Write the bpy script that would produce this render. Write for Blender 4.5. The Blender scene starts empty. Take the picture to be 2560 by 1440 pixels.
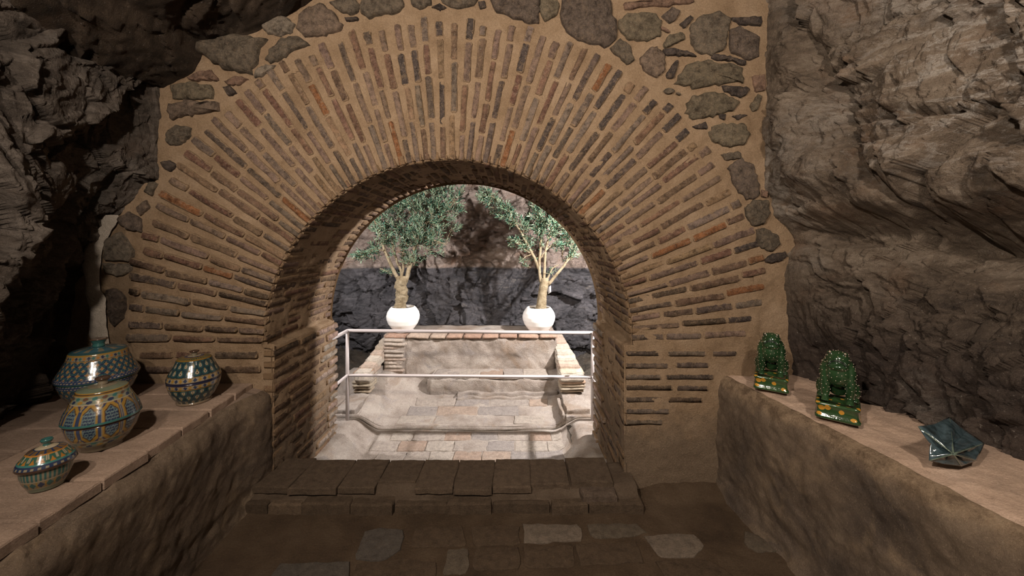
import bpy, bmesh, math, random
import numpy as np
from mathutils import Vector, Matrix
random.seed(7); rng = np.random.default_rng(11)
SC = bpy.context.scene; COL = SC.collection
PI = math.pi

# ------------------------------------------------------------------ camera
F = 960.0; DW = 2.4; HZ = 605.0; CH = 1.55      # focal px, camera to wall, horizon row, camera height
cd = bpy.data.cameras.new('camera'); cam = bpy.data.objects.new('camera', cd); COL.objects.link(cam)
cd.sensor_width = 36; cd.lens = F/2560*36; cd.shift_y = -(720-HZ)/2560; cd.clip_start = .02
cam.location = (0, -DW, CH); cam.rotation_euler = (PI/2, 0, 0)
SC.camera = cam
# ------------------------------------------------------------------ world, lamps, exposure
w = bpy.data.worlds.new('world'); SC.world = w; w.use_nodes = True
w.node_tree.nodes['Background'].inputs[0].default_value = (1, .80, .62, 1)
w.node_tree.nodes['Background'].inputs[1].default_value = .17
SC.view_settings.view_transform = 'Standard'; SC.view_settings.look = 'None'
SC.view_settings.gamma = 1; SC.view_settings.exposure = 0.0
SC.view_settings.use_curve_mapping = False
def spot(name, loc, tgt, power, col, ang, blend, rad):
    l = bpy.data.lights.new(name, 'SPOT'); l.energy = power; l.color = col
    l.spot_size = math.radians(ang); l.spot_blend = blend; l.shadow_soft_size = rad
    o = bpy.data.objects.new(name, l); COL.objects.link(o); o.location = loc
    o.rotation_euler = (Vector(tgt)-Vector(loc)).to_track_quat('-Z', 'Y').to_euler()
    return o
WARM = (1, .86, .72)
spot('spot_light', (-.75, -2.55, 2.6), (.35, 0, 2.0), 270, WARM, 150, .8, .05)
spot('spot_light', (-1.35, -2.35, 2.45), (-1.2, 0, 1.6), 70, WARM, 140, .7, .03)
spot('spot_light', (.95, -2.5, 2.7), (1.7, -.5, 2.1), 140, WARM, 140, .8, .06)  # added fill with no fixture behind it, brightens the upper right rock
COOL = (1, .95, .93)
spot('spot_light', (-2.3, .92, 2.0), (.0, 2.6, .75), 200, COOL, 130, .5, .03)
spot('spot_light', (1.5, 1.0, 2.0), (-1.3, 2.1, .7), 590, COOL, 140, .5, .03)

# ------------------------------------------------------------------ noise in numpy
def _h(i, j, k, s):
    n = (i.astype(np.int64)*374761393 + j.astype(np.int64)*668265263 + k.astype(np.int64)*2147483647 + s*1274126177) & 0xffffffff
    n = ((n ^ (n >> 13))*1274126177) & 0xffffffff
    n = ((n ^ (n >> 15))*2246822519) & 0xffffffff
    n = n ^ (n >> 16)
    return (n & 0xffffff)/float(0xffffff)
def vn(P, s=0):
    P = np.asarray(P, float); I = np.floor(P).astype(np.int64); f = P-I; f = f*f*f*(f*(f*6-15)+10)
    out = 0
    for a in (0, 1):
        for b in (0, 1):
            for c in (0, 1):
                ww = (f[..., 0] if a else 1-f[..., 0])*(f[..., 1] if b else 1-f[..., 1])*(f[..., 2] if c else 1-f[..., 2])
                out = out+ww*_h(I[..., 0]+a, I[..., 1]+b, I[..., 2]+c, s)
    return out*2-1
def fbm(P, o=4, s=0, g=.5):
    P = np.asarray(P, float); a = 1; t = 0; r = 0
    for i in range(o):
        r = r+a*vn(P*(2**i)+17.3*i, s+i); t += a; a *= g
    return r/t
def voro(P, s=0):
    P = np.asarray(P, float); I = np.floor(P).astype(np.int64)
    F1 = np.full(P.shape[:-1], 9.); F2 = F1.copy(); ID = np.zeros(P.shape, np.int64); V = np.zeros(P.shape)
    for a in (-1, 0, 1):
        for b in (-1, 0, 1):
            for c in (-1, 0, 1):
                J = I+np.array([a, b, c])
                q = np.stack([J[..., t]+_h(J[..., 0], J[..., 1], J[..., 2], s+11+t) for t in range(3)], -1)
                dv = P-q; d = np.sqrt((dv**2).sum(-1))
                m = d < F1
                F2 = np.where(m, F1, np.minimum(F2, d)); F1 = np.where(m, d, F1)
                ID = np.where(m[..., None], J, ID); V = np.where(m[..., None], dv, V)
    return F1, F2, ID, V
def facet(P, s=0, tilt=.9):
    F1, F2, ID, V = voro(P, s)
    r = [_h(ID[..., 0], ID[..., 1], ID[..., 2], s+31+t)*2-1 for t in range(4)]
    return .5*r[0]+tilt*(V[..., 0]*r[1]+V[..., 1]*r[2]+V[..., 2]*r[3]), F2-F1
def rockd(P, amp=1., s=0, k=1., st=(1, 1, 1), crk=1.):
    P = np.asarray(P)*k*np.array(st)
    W = P+.22*np.stack([fbm(P*1.7, 3, s+5), fbm(P*1.7+9, 3, s+6), fbm(P*1.7+21, 3, s+7)], -1)
    a, e1 = facet(W*1.35, s+1); b, e2 = facet(W*3.3+5, s+2); c, e3 = facet(W*8+3, s+3)
    h, e3 = facet(W*17+8, s+9)
    d = .14*a+.10*b+.052*c+.020*h+.035*fbm(W*3, 4, s+4)+.022*fbm(W*18, 5, s+8, .65)
    d -= crk*(.022*np.exp(-e1/.03)+.010*np.exp(-e2/.03))
    return amp*d
# ------------------------------------------------------------------ object helpers
def tag(o, label=None, cat=None, group=None, kind=None):
    if label: o['label'] = label
    if cat: o['category'] = cat
    if group: o['group'] = group
    if kind: o['kind'] = kind
    return o
def empty(name, loc, label, cat, rz=0, group=None):
    o = bpy.data.objects.new(name, None); COL.objects.link(o); o.location = loc; o.rotation_euler = (0, 0, rz)
    o.empty_display_size = .05
    return tag(o, label, cat, group)
def link(name, me, parent=None, mat=None):
    if mat is not None and not me.materials: me.materials.append(mat)
    o = bpy.data.objects.new(name, me); COL.objects.link(o)
    if parent: o.parent = parent
    return o
def mk(name, V, Fc, mat, parent=None, smooth=True, attr=None):
    me = bpy.data.meshes.new(name); me.from_pydata([tuple(v) for v in V], [], [tuple(f) for f in Fc])
    if smooth: me.polygons.foreach_set('use_smooth', [True]*len(me.polygons))
    if attr is not None:
        ca = me.color_attributes.new('paint', 'FLOAT_COLOR', 'POINT')
        ca.data.foreach_set('color', np.concatenate([attr, np.ones((len(attr), 1))], 1).ravel().astype(np.float32))
    me.update(); return link(name, me, parent, mat)
def gridmesh(name, P, mat, parent=None, smooth=True, mask=None, flip=False, attr=None, wrap=False):
    nu, nv = P.shape[:2]
    i = np.arange(nu if wrap else nu-1)[:, None]; j = np.arange(nv-1)[None, :]; i2 = (i+1) % nu
    q = np.stack([i*nv+j+0*j, i2*nv+j, i2*nv+j+1, i*nv+j+1], -1)
    if flip: q = q[..., ::-1]
    if mask is not None: q = q[mask]
    q = q.reshape(-1, 4)
    me = bpy.data.meshes.new(name); me.vertices.add(nu*nv); me.vertices.foreach_set('co', P.reshape(-1).astype(np.float32))
    me.loops.add(q.size); me.loops.foreach_set('vertex_index', q.ravel().astype(np.int32))
    me.polygons.add(len(q)); me.polygons.foreach_set('loop_start', (np.arange(len(q))*4).astype(np.int32))
    me.polygons.foreach_set('use_smooth', np.full(len(q), smooth))
    me.update(calc_edges=True)
    if attr is not None:
        ca = me.color_attributes.new('paint', 'FLOAT_COLOR', 'POINT')
        A = np.concatenate([attr.reshape(-1, 3), np.ones((nu*nv, 1))], 1)
        ca.data.foreach_set('color', A.ravel().astype(np.float32))
    if mask is not None:
        bm = bmesh.new(); bm.from_mesh(me)
        bmesh.ops.delete(bm, geom=[v for v in bm.verts if not v.link_faces], context='VERTS')
        bm.to_mesh(me); bm.free()
    me.validate(); return link(name, me, parent, mat)
def normals(P):
    du = np.gradient(P, axis=0); dv = np.gradient(P, axis=1); n = np.cross(du, dv)
    return n/np.maximum(np.linalg.norm(n, axis=-1, keepdims=True), 1e-9)
def sheet(name, P, fn, mat, parent=None, sgn=1, **k):
    N = normals(P)*sgn; return gridmesh(name, P+N*fn(P)[..., None], mat, parent, flip=(sgn < 0), **k)
def ss(a, b, x):
    t = np.clip((x-a)/(b-a), 0, 1); return t*t*(3-2*t)
def at(px, py, d): return Vector(((px-1280)/F*d, d-DW, CH+(HZ-py)/F*d))
def wl(px, py): return ((px-1280)/400., CH+(HZ-py)/400.)      # on the arch wall's face
def interp_path(pts, n):
    pts = np.array(pts, float); s = np.concatenate([[0], np.cumsum(np.linalg.norm(np.diff(pts, axis=0), axis=1))])
    t = np.linspace(0, s[-1], n); return np.stack([np.interp(t, s, pts[:, c]) for c in range(pts.shape[1])], 1)
def smooth1(A, n=3):
    for _ in range(n):
        B = A.copy(); B[1:-1] = (A[:-2]+2*A[1:-1]+A[2:])/4; A = B
    return A
def tube_vf(pts, rad, seg=10, base=0):
    pts = [Vector(p) for p in pts]; V = []; Fc = []; n = len(pts); up = Vector((0.13, .21, 1)).normalized()
    for i, p in enumerate(pts):
        t = (pts[min(i+1, n-1)]-pts[max(i-1, 0)]).normalized(); a = t.cross(up).normalized(); b = t.cross(a)
        r = rad[i] if hasattr(rad, '__len__') else rad
        for k in range(seg):
            an = 2*PI*k/seg; V.append(p+(a*math.cos(an)+b*math.sin(an))*r)
    for i in range(n-1):
        for k in range(seg):
            q = base+i*seg; Fc.append((q+k, q+(k+1) % seg, q+seg+(k+1) % seg, q+seg+k))
    Fc.append(tuple(base+k for k in range(seg))[::-1]); Fc.append(tuple(base+(n-1)*seg+k for k in range(seg)))
    return V, Fc
def lathe(name, prof, mat, parent=None, nt=96, n=60, paint=None, loc=(0, 0, 0)):
    pr = interp_path(prof, n); th = np.linspace(0, 2*PI, nt, endpoint=False)
    P = np.stack([np.cos(th)[:, None]*pr[None, :, 0]+loc[0], np.sin(th)[:, None]*pr[None, :, 0]+loc[1], np.ones((nt, 1))*pr[None, :, 1]+loc[2]], -1)
    at_ = None
    if paint is not None:
        U = np.ones((1, n))*(th/(2*PI))[:, None]; at_ = paint(U, np.ones((nt, 1))*pr[None, :, 1], np.ones((nt, 1))*pr[None, :, 0])
    return gridmesh(name, P, mat, parent, wrap=True, attr=at_)
# ------------------------------------------------------------------ materials
class N:
    def __init__(s, name):
        s.m = bpy.data.materials.new(name); s.m.use_nodes = True; s.t = s.m.node_tree; s.t.nodes.clear()
        s.out = s.n('ShaderNodeOutputMaterial'); s.b = s.n('ShaderNodeBsdfPrincipled'); s.l(s.b.outputs[0], s.out.inputs[0])
        s.geo = s.n('ShaderNodeNewGeometry')
    def n(s, ty, **k):
        x = s.t.nodes.new(ty)
        for a, v in k.items(): setattr(x, a, v)
        return x
    def l(s, a, b): s.t.links.new(a, b)
    def mapping(s, src, sc=(1, 1, 1), rot=(0, 0, 0)):
        m = s.n('ShaderNodeMapping'); s.l(src, m.inputs[0]); m.inputs['Scale'].default_value = sc; m.inputs['Rotation'].default_value = rot
        return m.outputs[0]
    def noise(s, vec, scale, detail=8, rough=.6, dist=0.):
        x = s.n('ShaderNodeTexNoise'); s.l(vec, x.inputs['Vector']); x.inputs['Scale'].default_value = scale
        x.inputs['Detail'].default_value = detail; x.inputs['Roughness'].default_value = rough; x.inputs['Distortion'].default_value = dist
        return x.outputs[0]
    def vor(s, vec, scale, feat='F1'):
        x = s.n('ShaderNodeTexVoronoi', feature=feat); s.l(vec, x.inputs['Vector']); x.inputs['Scale'].default_value = scale
        return x.outputs['Distance']
    def rng(s, v, a, b, c=0., d=1.):
        x = s.n('ShaderNodeMapRange'); s.l(v, x.inputs[0]); 
        for i, q in enumerate((a, b, c, d)): x.inputs[i+1].default_value = q
        return x.outputs[0]
    def math(s, op, a, b):
        x = s.n('ShaderNodeMath', operation=op)
        for i, q in enumerate((a, b)):
            if isinstance(q, (int, float)): x.inputs[i].default_value = q
            else: s.l(q, x.inputs[i])
        return x.outputs[0]
    def mix(s, f, a, b, mode='MIX'):
        x = s.n('ShaderNodeMix', data_type='RGBA', blend_type=mode)
        if isinstance(f, (int, float)): x.inputs[0].default_value = f
        else: s.l(f, x.inputs[0])
        for i, q in ((6, a), (7, b)):
            if isinstance(q, tuple): x.inputs[i].default_value = (*q, 1)
            else: s.l(q, x.inputs[i])
        return x.outputs[2]
    def ramp(s, v, stops):
        x = s.n('ShaderNodeValToRGB'); s.l(v, x.inputs[0]); e = x.color_ramp.elements
        while len(e) < len(stops): e.new(.5)
        for el, (p, c) in zip(e, stops): el.position = p; el.color = (*c, 1)
        return x.outputs[0]
    def bump(s, hs):
        nrm = None
        for h, dist in hs:
            x = s.n('ShaderNodeBump'); x.inputs['Distance'].default_value = dist; x.inputs['Strength'].default_value = 1
            s.l(h, x.inputs['Height'])
            if nrm is not None: s.l(nrm, x.inputs['Normal'])
            nrm = x.outputs[0]
        s.l(nrm, s.b.inputs['Normal'])
    def fin(s, col, rough=.9, spec=.2):
        if isinstance(col, tuple): s.b.inputs['Base Color'].default_value = (*col, 1)
        else: s.l(col, s.b.inputs['Base Color'])
        if isinstance(rough, (int, float)): s.b.inputs['Roughness'].default_value = rough
        else: s.l(rough, s.b.inputs['Roughness'])
        s.b.inputs['Specular IOR Level'].default_value = spec
        return s.m
def rock_mat(name, dark, mid, light, patch=(.42, .38, .34), rot=(.3, .5, .2), pth=.62, low=None, lowz=1.2, extra=None, bk=1.):
    s = N(name); P = s.geo.outputs['Position']
    a = s.noise(P, 2.2, 10, .65, .4); st = s.mapping(P, (1, 2.0, 3.2), rot); b = s.noise(st, 5, 10, .72, .8)
    v = s.math('ADD', s.math('MULTIPLY', a, .45), s.math('MULTIPLY', b, .55))
    c = s.ramp(v, [(.36, dark), (.49, mid), (.64, light)])
    # rusty and grey tints
    c = s.mix(s.rng(s.noise(P, 3.1, 4, .6, .5), .55, .75, 0, .55), c, (dark[0]*3.2, dark[1]*2.3, dark[2]*1.6))
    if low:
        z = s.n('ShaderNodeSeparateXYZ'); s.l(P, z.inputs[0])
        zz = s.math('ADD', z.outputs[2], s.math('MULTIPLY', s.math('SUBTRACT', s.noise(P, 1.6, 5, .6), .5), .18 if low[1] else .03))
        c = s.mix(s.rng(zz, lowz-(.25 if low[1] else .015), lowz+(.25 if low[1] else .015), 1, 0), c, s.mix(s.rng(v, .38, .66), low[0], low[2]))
    pm = s.math('MULTIPLY', s.rng(s.noise(P, 1.3, 3, .5), .48, .66), s.rng(s.noise(st, 7, 9, .75, .6), pth-.08, pth+.05))
    c = s.mix(s.math('MULTIPLY', pm, .75), c, patch)
    if extra: c = extra(s, c, P)
    f = s.noise(P, 60, 6, .8); c = s.mix(s.rng(f, .35, .7, .55, 0), c, s.mix(1., c, (.45, .42, .4), 'MULTIPLY'))
    f2 = s.noise(P, 95, 3, .6); c = s.mix(s.rng(f2, .64, .74, 0, .45), c, patch)
    ck = s.vor(s.mapping(s.mix(.16, P, s.n('ShaderNodeTexNoise').outputs[1]) if False else P, (1, 1.2, 1.6), rot), 6, 'DISTANCE_TO_EDGE')
    s.bump([(s.noise(st, 9, 10, .75, .6), .11*bk), (s.noise(P, 38, 8, .78), .035*bk), (s.noise(P, 160, 4, .7), .006)])
    return s.fin(c, .82, .3)
def plaster_mat(name, base, dark, light, sc=2.5, bumpk=1., stain=None, rough=.92, tint=None, soil=None, edge=False):
    s = N(name); P = s.geo.outputs['Position']
    v = s.noise(P, sc, 10, .62, .3); c = s.ramp(v, [(.33, dark), (.5, base), (.68, light)])
    if stain: c = s.mix(s.rng(s.noise(P, sc*.7, 6, .6, .8), .52, .66, 0, .7), c, stain)
    if tint: c = s.mix(s.rng(s.noise(P, sc*1.9, 6, .6, .8), .56, .68, 0, .6), c, tint)
    if edge:
        z = s.n('ShaderNodeSeparateXYZ'); s.l(P, z.inputs[0]); zz = s.math('ADD', z.outputs[2], s.math('MULTIPLY', s.math('SUBTRACT', s.noise(P, 5, 8, .72), .5), .20))
        c = s.mix(s.rng(zz, .635, .685, 0, .75), c, s.ramp(s.noise(P, 16, 8, .7), [(.38, (.22, .15, .095)), (.55, (.50, .36, .235)), (.7, (.60, .45, .31))]))
    if soil:
        z = s.n('ShaderNodeSeparateXYZ'); s.l(P, z.inputs[0]); zz = s.math('ADD', z.outputs[2], s.math('MULTIPLY', s.math('SUBTRACT', s.noise(P, 4, 8, .7), .5), .9))
        c = s.mix(s.rng(zz, soil[1]-.12, soil[1]+.12, .85, 0), c, soil[0])
    g = s.noise(P, 110, 4, .75); c = s.mix(s.rng(g, .4, .62, .35, 0), c, s.mix(1., c, (.5, .47, .44), 'MULTIPLY'))
    g2 = s.noise(P, 210, 2, .6); c = s.mix(s.rng(g2, .62, .72, 0, .5), c, (min(1, light[0]*1.5), min(1, light[1]*1.5), min(1, light[2]*1.5)))
    s.bump([(s.noise(P, 14, 10, .72, .3), .030*bumpk), (s.noise(P, 90, 6, .75), .008*bumpk)])
    return s.fin(c, rough, .15)
def piece_mat(name, mortar, mort_k=.5, rough=.9, glossy=.15, white=.4, edge=False, ct=1.):
    """bricks, stones, slabs: own colour from the object, mortar smears, lime and soot"""
    s = N(name); P = s.geo.outputs['Position']; oi = s.n('ShaderNodeObjectInfo')
    c = oi.outputs['Color']
    v = s.noise(P, 26, 9, .7, .3); c = s.mix(1., c, s.ramp(v, [(.33, (1-.62*ct, 1-.64*ct, 1-.64*ct)), (.5, (1, 1, 1)), (.68, (1+.55*ct, 1+.5*ct, 1+.45*ct))]), 'MULTIPLY')
    c = s.mix(s.rng(s.noise(P, 75, 8, .8, .5), .54, .66, 0, white), c, (.42, .345, .29))
    sm = s.noise(P, 30, 9, .78, .8); mk_ = s.rng(sm, .52, .60, 0, mort_k)
    if edge:
        tc_ = s.n('ShaderNodeTexCoord'); sx = s.n('ShaderNodeSeparateXYZ'); s.l(tc_.outputs['Object'], sx.inputs[0])
        ez = s.rng(s.math('ABSOLUTE', sx.outputs[2], 0), .25, .5, 0, 1); ex_ = s.rng(s.math('ABSOLUTE', sx.outputs[0], 0), .44, .5, 0, 1)
        ee = s.math('MAXIMUM', ez, ex_); q_ = s.math('ADD', s.math('MULTIPLY', ee, .30), sm)
        mk_ = s.math('MAXIMUM', mk_, s.rng(q_, .64, .72, 0, .95))
    c = s.mix(mk_, c, mortar)
    g = s.noise(P, 150, 4, .75); c = s.mix(s.rng(g, .4, .6, .4, 0), c, s.mix(1., c, (.45, .42, .4), 'MULTIPLY'))
    s.bump([(s.noise(P, 30, 9, .78), .022), (s.noise(P, 170, 4, .7), .005)])
    return s.fin(c, rough, glossy)
MORT = (.43, .30, .19)
M_mortar = plaster_mat('mortar', MORT, (.34, .23, .14), (.50, .36, .24), 5, 1.2, soil=((.23, .17, .12), .42))
M_brick = piece_mat('brick', MORT, .45, white=.62, edge=True)
M_brick2 = piece_mat('brick_soffit', (.33, .215, .125), .75, white=.2, edge=True)
M_stone = piece_mat('stone', MORT, .22, white=.35)
def minerals(s, c, P):
    x = s.n('ShaderNodeSeparateXYZ'); s.l(P, x.inputs[0])
    m = s.math('MULTIPLY', s.rng(x.outputs[2], 1.65, 2.1), s.rng(x.outputs[1], -.25, -.75)); q = s.noise(s.mapping(P, (1, 1.2, 2.6), (1.0, .2, .1)), 6, 10, .8, 1.)
    return s.mix(s.math('MULTIPLY', m, s.rng(q, .50, .58, 0, .8)), c, (.66, .60, .54))
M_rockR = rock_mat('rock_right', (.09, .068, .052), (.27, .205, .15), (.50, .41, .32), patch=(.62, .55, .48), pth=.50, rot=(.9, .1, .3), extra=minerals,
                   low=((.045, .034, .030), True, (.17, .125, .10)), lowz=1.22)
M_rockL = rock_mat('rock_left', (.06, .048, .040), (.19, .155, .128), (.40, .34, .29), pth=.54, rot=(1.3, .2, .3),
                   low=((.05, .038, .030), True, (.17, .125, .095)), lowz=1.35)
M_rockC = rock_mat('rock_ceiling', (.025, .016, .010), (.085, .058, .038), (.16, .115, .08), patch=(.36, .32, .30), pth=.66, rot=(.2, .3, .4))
M_rockB = rock_mat('rock_far', (.18, .135, .11), (.44, .35, .30), (.66, .56, .49), pth=.62, bk=.5, rot=(.2, .7, .1),
                   low=((.036, .036, .042), False, (.22, .21, .225)), lowz=1.2)
M_rockG = rock_mat('rock_ground', (.05, .045, .038), (.13, .11, .09), (.22, .19, .15))
M_floor = plaster_mat('floor_dirt', (.120, .080, .050), (.075, .05, .032), (.165, .115, .075), 3.2, 1.2)
M_stepm = plaster_mat('step_mortar', (.118, .084, .058), (.08, .057, .039), (.16, .118, .085), 4, .8)
M_ledgeF = plaster_mat('ledge_face', (.26, .192, .138), (.14, .104, .078), (.38, .285, .20), 3.0, 1.6, stain=(.13, .104, .090), tint=(.40, .29, .19), edge=True)
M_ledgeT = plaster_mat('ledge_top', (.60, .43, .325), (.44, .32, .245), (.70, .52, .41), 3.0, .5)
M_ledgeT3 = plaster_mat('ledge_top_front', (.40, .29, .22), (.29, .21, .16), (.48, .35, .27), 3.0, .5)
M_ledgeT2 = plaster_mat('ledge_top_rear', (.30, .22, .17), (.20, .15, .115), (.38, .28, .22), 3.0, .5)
M_basin = plaster_mat('basin_plaster', (.47, .405, .355), (.29, .24, .20), (.60, .54, .48), 3.5, 1.1, stain=(.33, .24, .17), tint=(.38, .345, .335))
M_white = plaster_mat('white_plaster', (.60, .53, .45), (.5, .43, .36), (.68, .6, .52), 3, .5)
M_slab = piece_mat('slab', (.14, .10, .07), .3, white=.08, ct=.5)
M_basinp = piece_mat('basin_piece', (.50, .43, .375), .35, white=.12, ct=.4)
M_dirt = plaster_mat('joint_dirt', (.10, .08, .06), (.06, .05, .04), (.15, .12, .09), 12, .5)
def plain(name, col, rough=.5, spec=.5, metal=0, coat=0):
    s = N(name); m = s.fin(col, rough, spec); s.b.inputs['Metallic'].default_value = metal
    s.b.inputs['Coat Weight'].default_value = coat
    P = s.geo.outputs['Position']; s.bump([(s.noise(P, 60, 4, .6), .0008)]); return m
M_rail = plain('painted_steel', (.42, .375, .365), .38, .5)
M_pot = plain('white_pot', (.88, .87, .85), .45, .4)
M_soil = plain('soil', (.10, .08, .05), .95, .1)
M_knobbrown = plain('raw_clay', (.10, .055, .038), .6, .3)
def paint_mat(name, rough=.16):
    s = N(name); a = s.n('ShaderNodeAttribute', attribute_name='paint'); P = s.geo.outputs['Position']
    c = s.mix(s.rng(s.noise(P, 40, 5, .6), .35, .7, .25, 0), a.outputs[0], s.mix(1., a.outputs[0], (.6, .57, .5), 'MULTIPLY'))
    s.bump([(s.noise(P, 25, 3, .5), .0012)])
    c = s.mix(1., c, (.74, .74, .74), 'MULTIPLY')
    m = s.fin(c, rough, .5); s.b.inputs['Coat Weight'].default_value = .5; s.b.inputs['Coat Roughness'].default_value = .07
    return m
M_paint = paint_mat('glazed_paint')
def glaze(name, c1, c2, spots=None, sc=14):
    s = N(name); P = s.geo.outputs['Position']; c = s.mix(s.rng(s.noise(P, sc, 4, .6, .3), .35, .65), c1, c2)
    if spots:
        o = s.n('ShaderNodeTexCoord'); x = s.n('ShaderNodeTexVoronoi'); s.l(o.outputs['Object'], x.inputs['Vector']); x.inputs['Scale'].default_value = spots[1]
        x.inputs['Randomness'].default_value = .55
        c = s.mix(s.rng(s.math('ADD', x.outputs['Distance'], s.math('MULTIPLY', s.noise(P, 60, 3), .12)), spots[2], spots[2]+.02, 1, 0), c, spots[0])
    s.bump([(s.noise(P, 50, 3, .5), .0015)])
    m = s.fin(c, .12, .6); s.b.inputs['Coat Weight'].default_value = .6; s.b.inputs['Coat Roughness'].default_value = .05; return m
M_green = glaze('green_glaze', (.009, .026, .010), (.020, .050, .019))
M_plinth = glaze('green_glaze_blotched', (.014, .038, .013), (.028, .065, .022), spots=((.45, .22, .03), 27, .40))
M_wart = plain('cream_dots', (.55, .42, .34), .3, .5)
M_mouth = plain('dark_mouth', (.008, .012, .008), .3, .5)
M_star = glaze('blue_green_glaze', (.016, .030, .034), (.055, .085, .10), sc=30)
M_ridge = glaze('pale_glaze_edge', (.05, .075, .06), (.14, .18, .14), sc=30)
M_bark = plaster_mat('bark', (.42, .34, .22), (.26, .2, .12), (.56, .47, .33), 14, 1.2)
def leaf_mat(name, c1, c2, c3):
    s = N(name); P = s.geo.outputs['Position']; oi = s.n('ShaderNodeNewGeometry')
    c = s.ramp(oi.outputs['Random Per Island'], [(0, c1), (.5, c2), (1, c3)])
    c = s.mix(s.math('MULTIPLY', s.geo.outputs['Backfacing'], .35), c, (.30, .36, .25))
    m = s.fin(c, .45, .4)
    return m
M_leaf = leaf_mat('olive_leaf', (.010, .05, .034), (.03, .115, .07), (.20, .29, .17))
M_olive = plain('olive_fruit', (.03, .012, .02), .3, .5)
M_tag = plain('paper_tag', (.75, .75, .78), .6, .3)

# ------------------------------------------------------------------ brick and stone pieces
def brick_mesh(seed, cx=.05, cz=.17):
    r = random.Random(seed); n = 12; out = []
    for k in range(n):
        # rounded rectangle in (x, z)
        pts = [(-.5, -.5+cz), (-.5+cx, -.5), (-.18, -.5), (.16, -.5), (.5-cx, -.5), (.5, -.5+cz), (.5, .5-cz), (.5-cx, .5), (.15, .5), (-.17, .5), (-.5+cx, .5), (-.5, .5-cz)]
        x, z = pts[k]; out.append((x+r.uniform(-.018, .018), z+r.uniform(-.09, .09)))
    V = []
    for x, z in out: V.append((x*.985, 0+r.uniform(-.03, .08), z*.86))
    for x, z in out: V.append((x, .16, z))
    for x, z in out: V.append((x*.98, 1, z*.95))
    Fc = [tuple(range(n))]
    for a in (0, n):
        for k in range(n): Fc.append((a+k, a+n+k, a+n+(k+1) % n, a+(k+1) % n))
    me = bpy.data.meshes.new('brick'); me.from_pydata(V, [], Fc)
    me.polygons.foreach_set('use_smooth', [True]*len(me.polygons)); me.update(); return me
BR = [brick_mesh(i) for i in range(14)]
BR2 = [m.copy() for m in BR]; BRB = [m.copy() for m in BR]
for m in BR: m.materials.append(M_brick)
for m in BR2: m.materials.append(M_brick2)
for m in BRB: m.materials.append(M_basinp)
PAL = {'mauve': (.23, .158, .128), 'grey': (.20, .158, .135), 'slate': (.095, .075, .068), 'red': (.20, .108, .078),
       'brown': (.155, .098, .068), 'orange': (.30, .135, .062), 'tan': (.29, .19, .115), 'dark': (.085, .06, .046)}
def pick(ws):
    ks = list(ws); c = PAL[random.choices(ks, [ws[k] for k in ks])[0]]; f = random.uniform(.82, 1.18); c = [a*.86+b*.14 for a, b in zip(c, MORT)]
    return (c[0]*f, c[1]*f*random.uniform(.97, 1.03), c[2]*f*random.uniform(.96, 1.04), 1)
def piece(name, me, parent, M, col):
    o = bpy.data.objects.new(name, me); o.parent = parent; o.matrix_world = M if parent is None else M
    o.matrix_local = M; o.color = col; COL.objects.link(o); return o
def frame(o, x, y, z, sx, sy, sz):
    """matrix with axes x,y,z scaled"""
    M = Matrix.Identity(4)
    for i, (a, s) in enumerate(((x, sx), (y, sy), (z, sz))):
        for r in range(3): M[r][i] = a[r]*s
    for r in range(3): M[r][3] = o[r]
    return M
def stone(name, poly, parent, mat, col, bulge=.03, base=.02, seed=0, n=26, basis=None, tilt=(0, 0)):
    """irregular boulder face from an outline in (x, z) on the plane y=0, bulging to -y"""
    r = random.Random(seed); P = np.array(poly, float); P = np.vstack([P, P[:1]]); P = interp_path(P, n+1)[:-1]
    c = P.mean(0); sz = np.abs(P-c).max()
    P = P+np.array([[r.uniform(-1, 1), r.uniform(-1, 1)] for _ in range(n)])*sz*.055
    V = []; Fc = []
    rings = [(1.02, base), (1.0, -.25*bulge), (.90, -.72*bulge), (.62, -1.0*bulge), (.28, -1.05*bulge)]
    for k, (f, y) in enumerate(rings):
        for i in range(n):
            q = c+(P[i]-c)*f
            yy = y+(r.uniform(-.16, .16)*bulge if k > 1 else 0)
            if k > 0: yy += -(q[0]-c[0])*tilt[0]-(q[1]-c[1])*tilt[1]
            V.append((q[0], yy, q[1]))
    m = len(V); V.append((c[0], -bulge*1.02, c[1]))
    for k in range(len(rings)-1):
        for i in range(n): Fc.append((k*n+i, k*n+(i+1) % n, (k+1)*n+(i+1) % n, (k+1)*n+i)[::-1])
    for i in range(n): Fc.append(((len(rings)-1)*n+i, (len(rings)-1)*n+(i+1) % n, m)[::-1])
    if basis is not None: V = [basis @ Vector(v) for v in V]
    o = mk(name, V, Fc, mat, parent); o.color = (*col, 1)
    bm = bmesh.new(); bm.from_mesh(o.data); bmesh.ops.recalc_face_normals(bm, faces=bm.faces); bm.to_mesh(o.data); bm.free()
    return o
# arch geometry on the wall
AX, AZ = wl(1121, 858); RI = 1.145; RO = 2.035; JL, JR = wl(684, 0)[0], wl(1560, 0)[0]; ZS = wl(0, 868)[1]; TH = .84
lump = lambda P: .007*fbm(P*7, 4, 3)+.0045*fbm(P*26, 3, 9)
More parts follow.
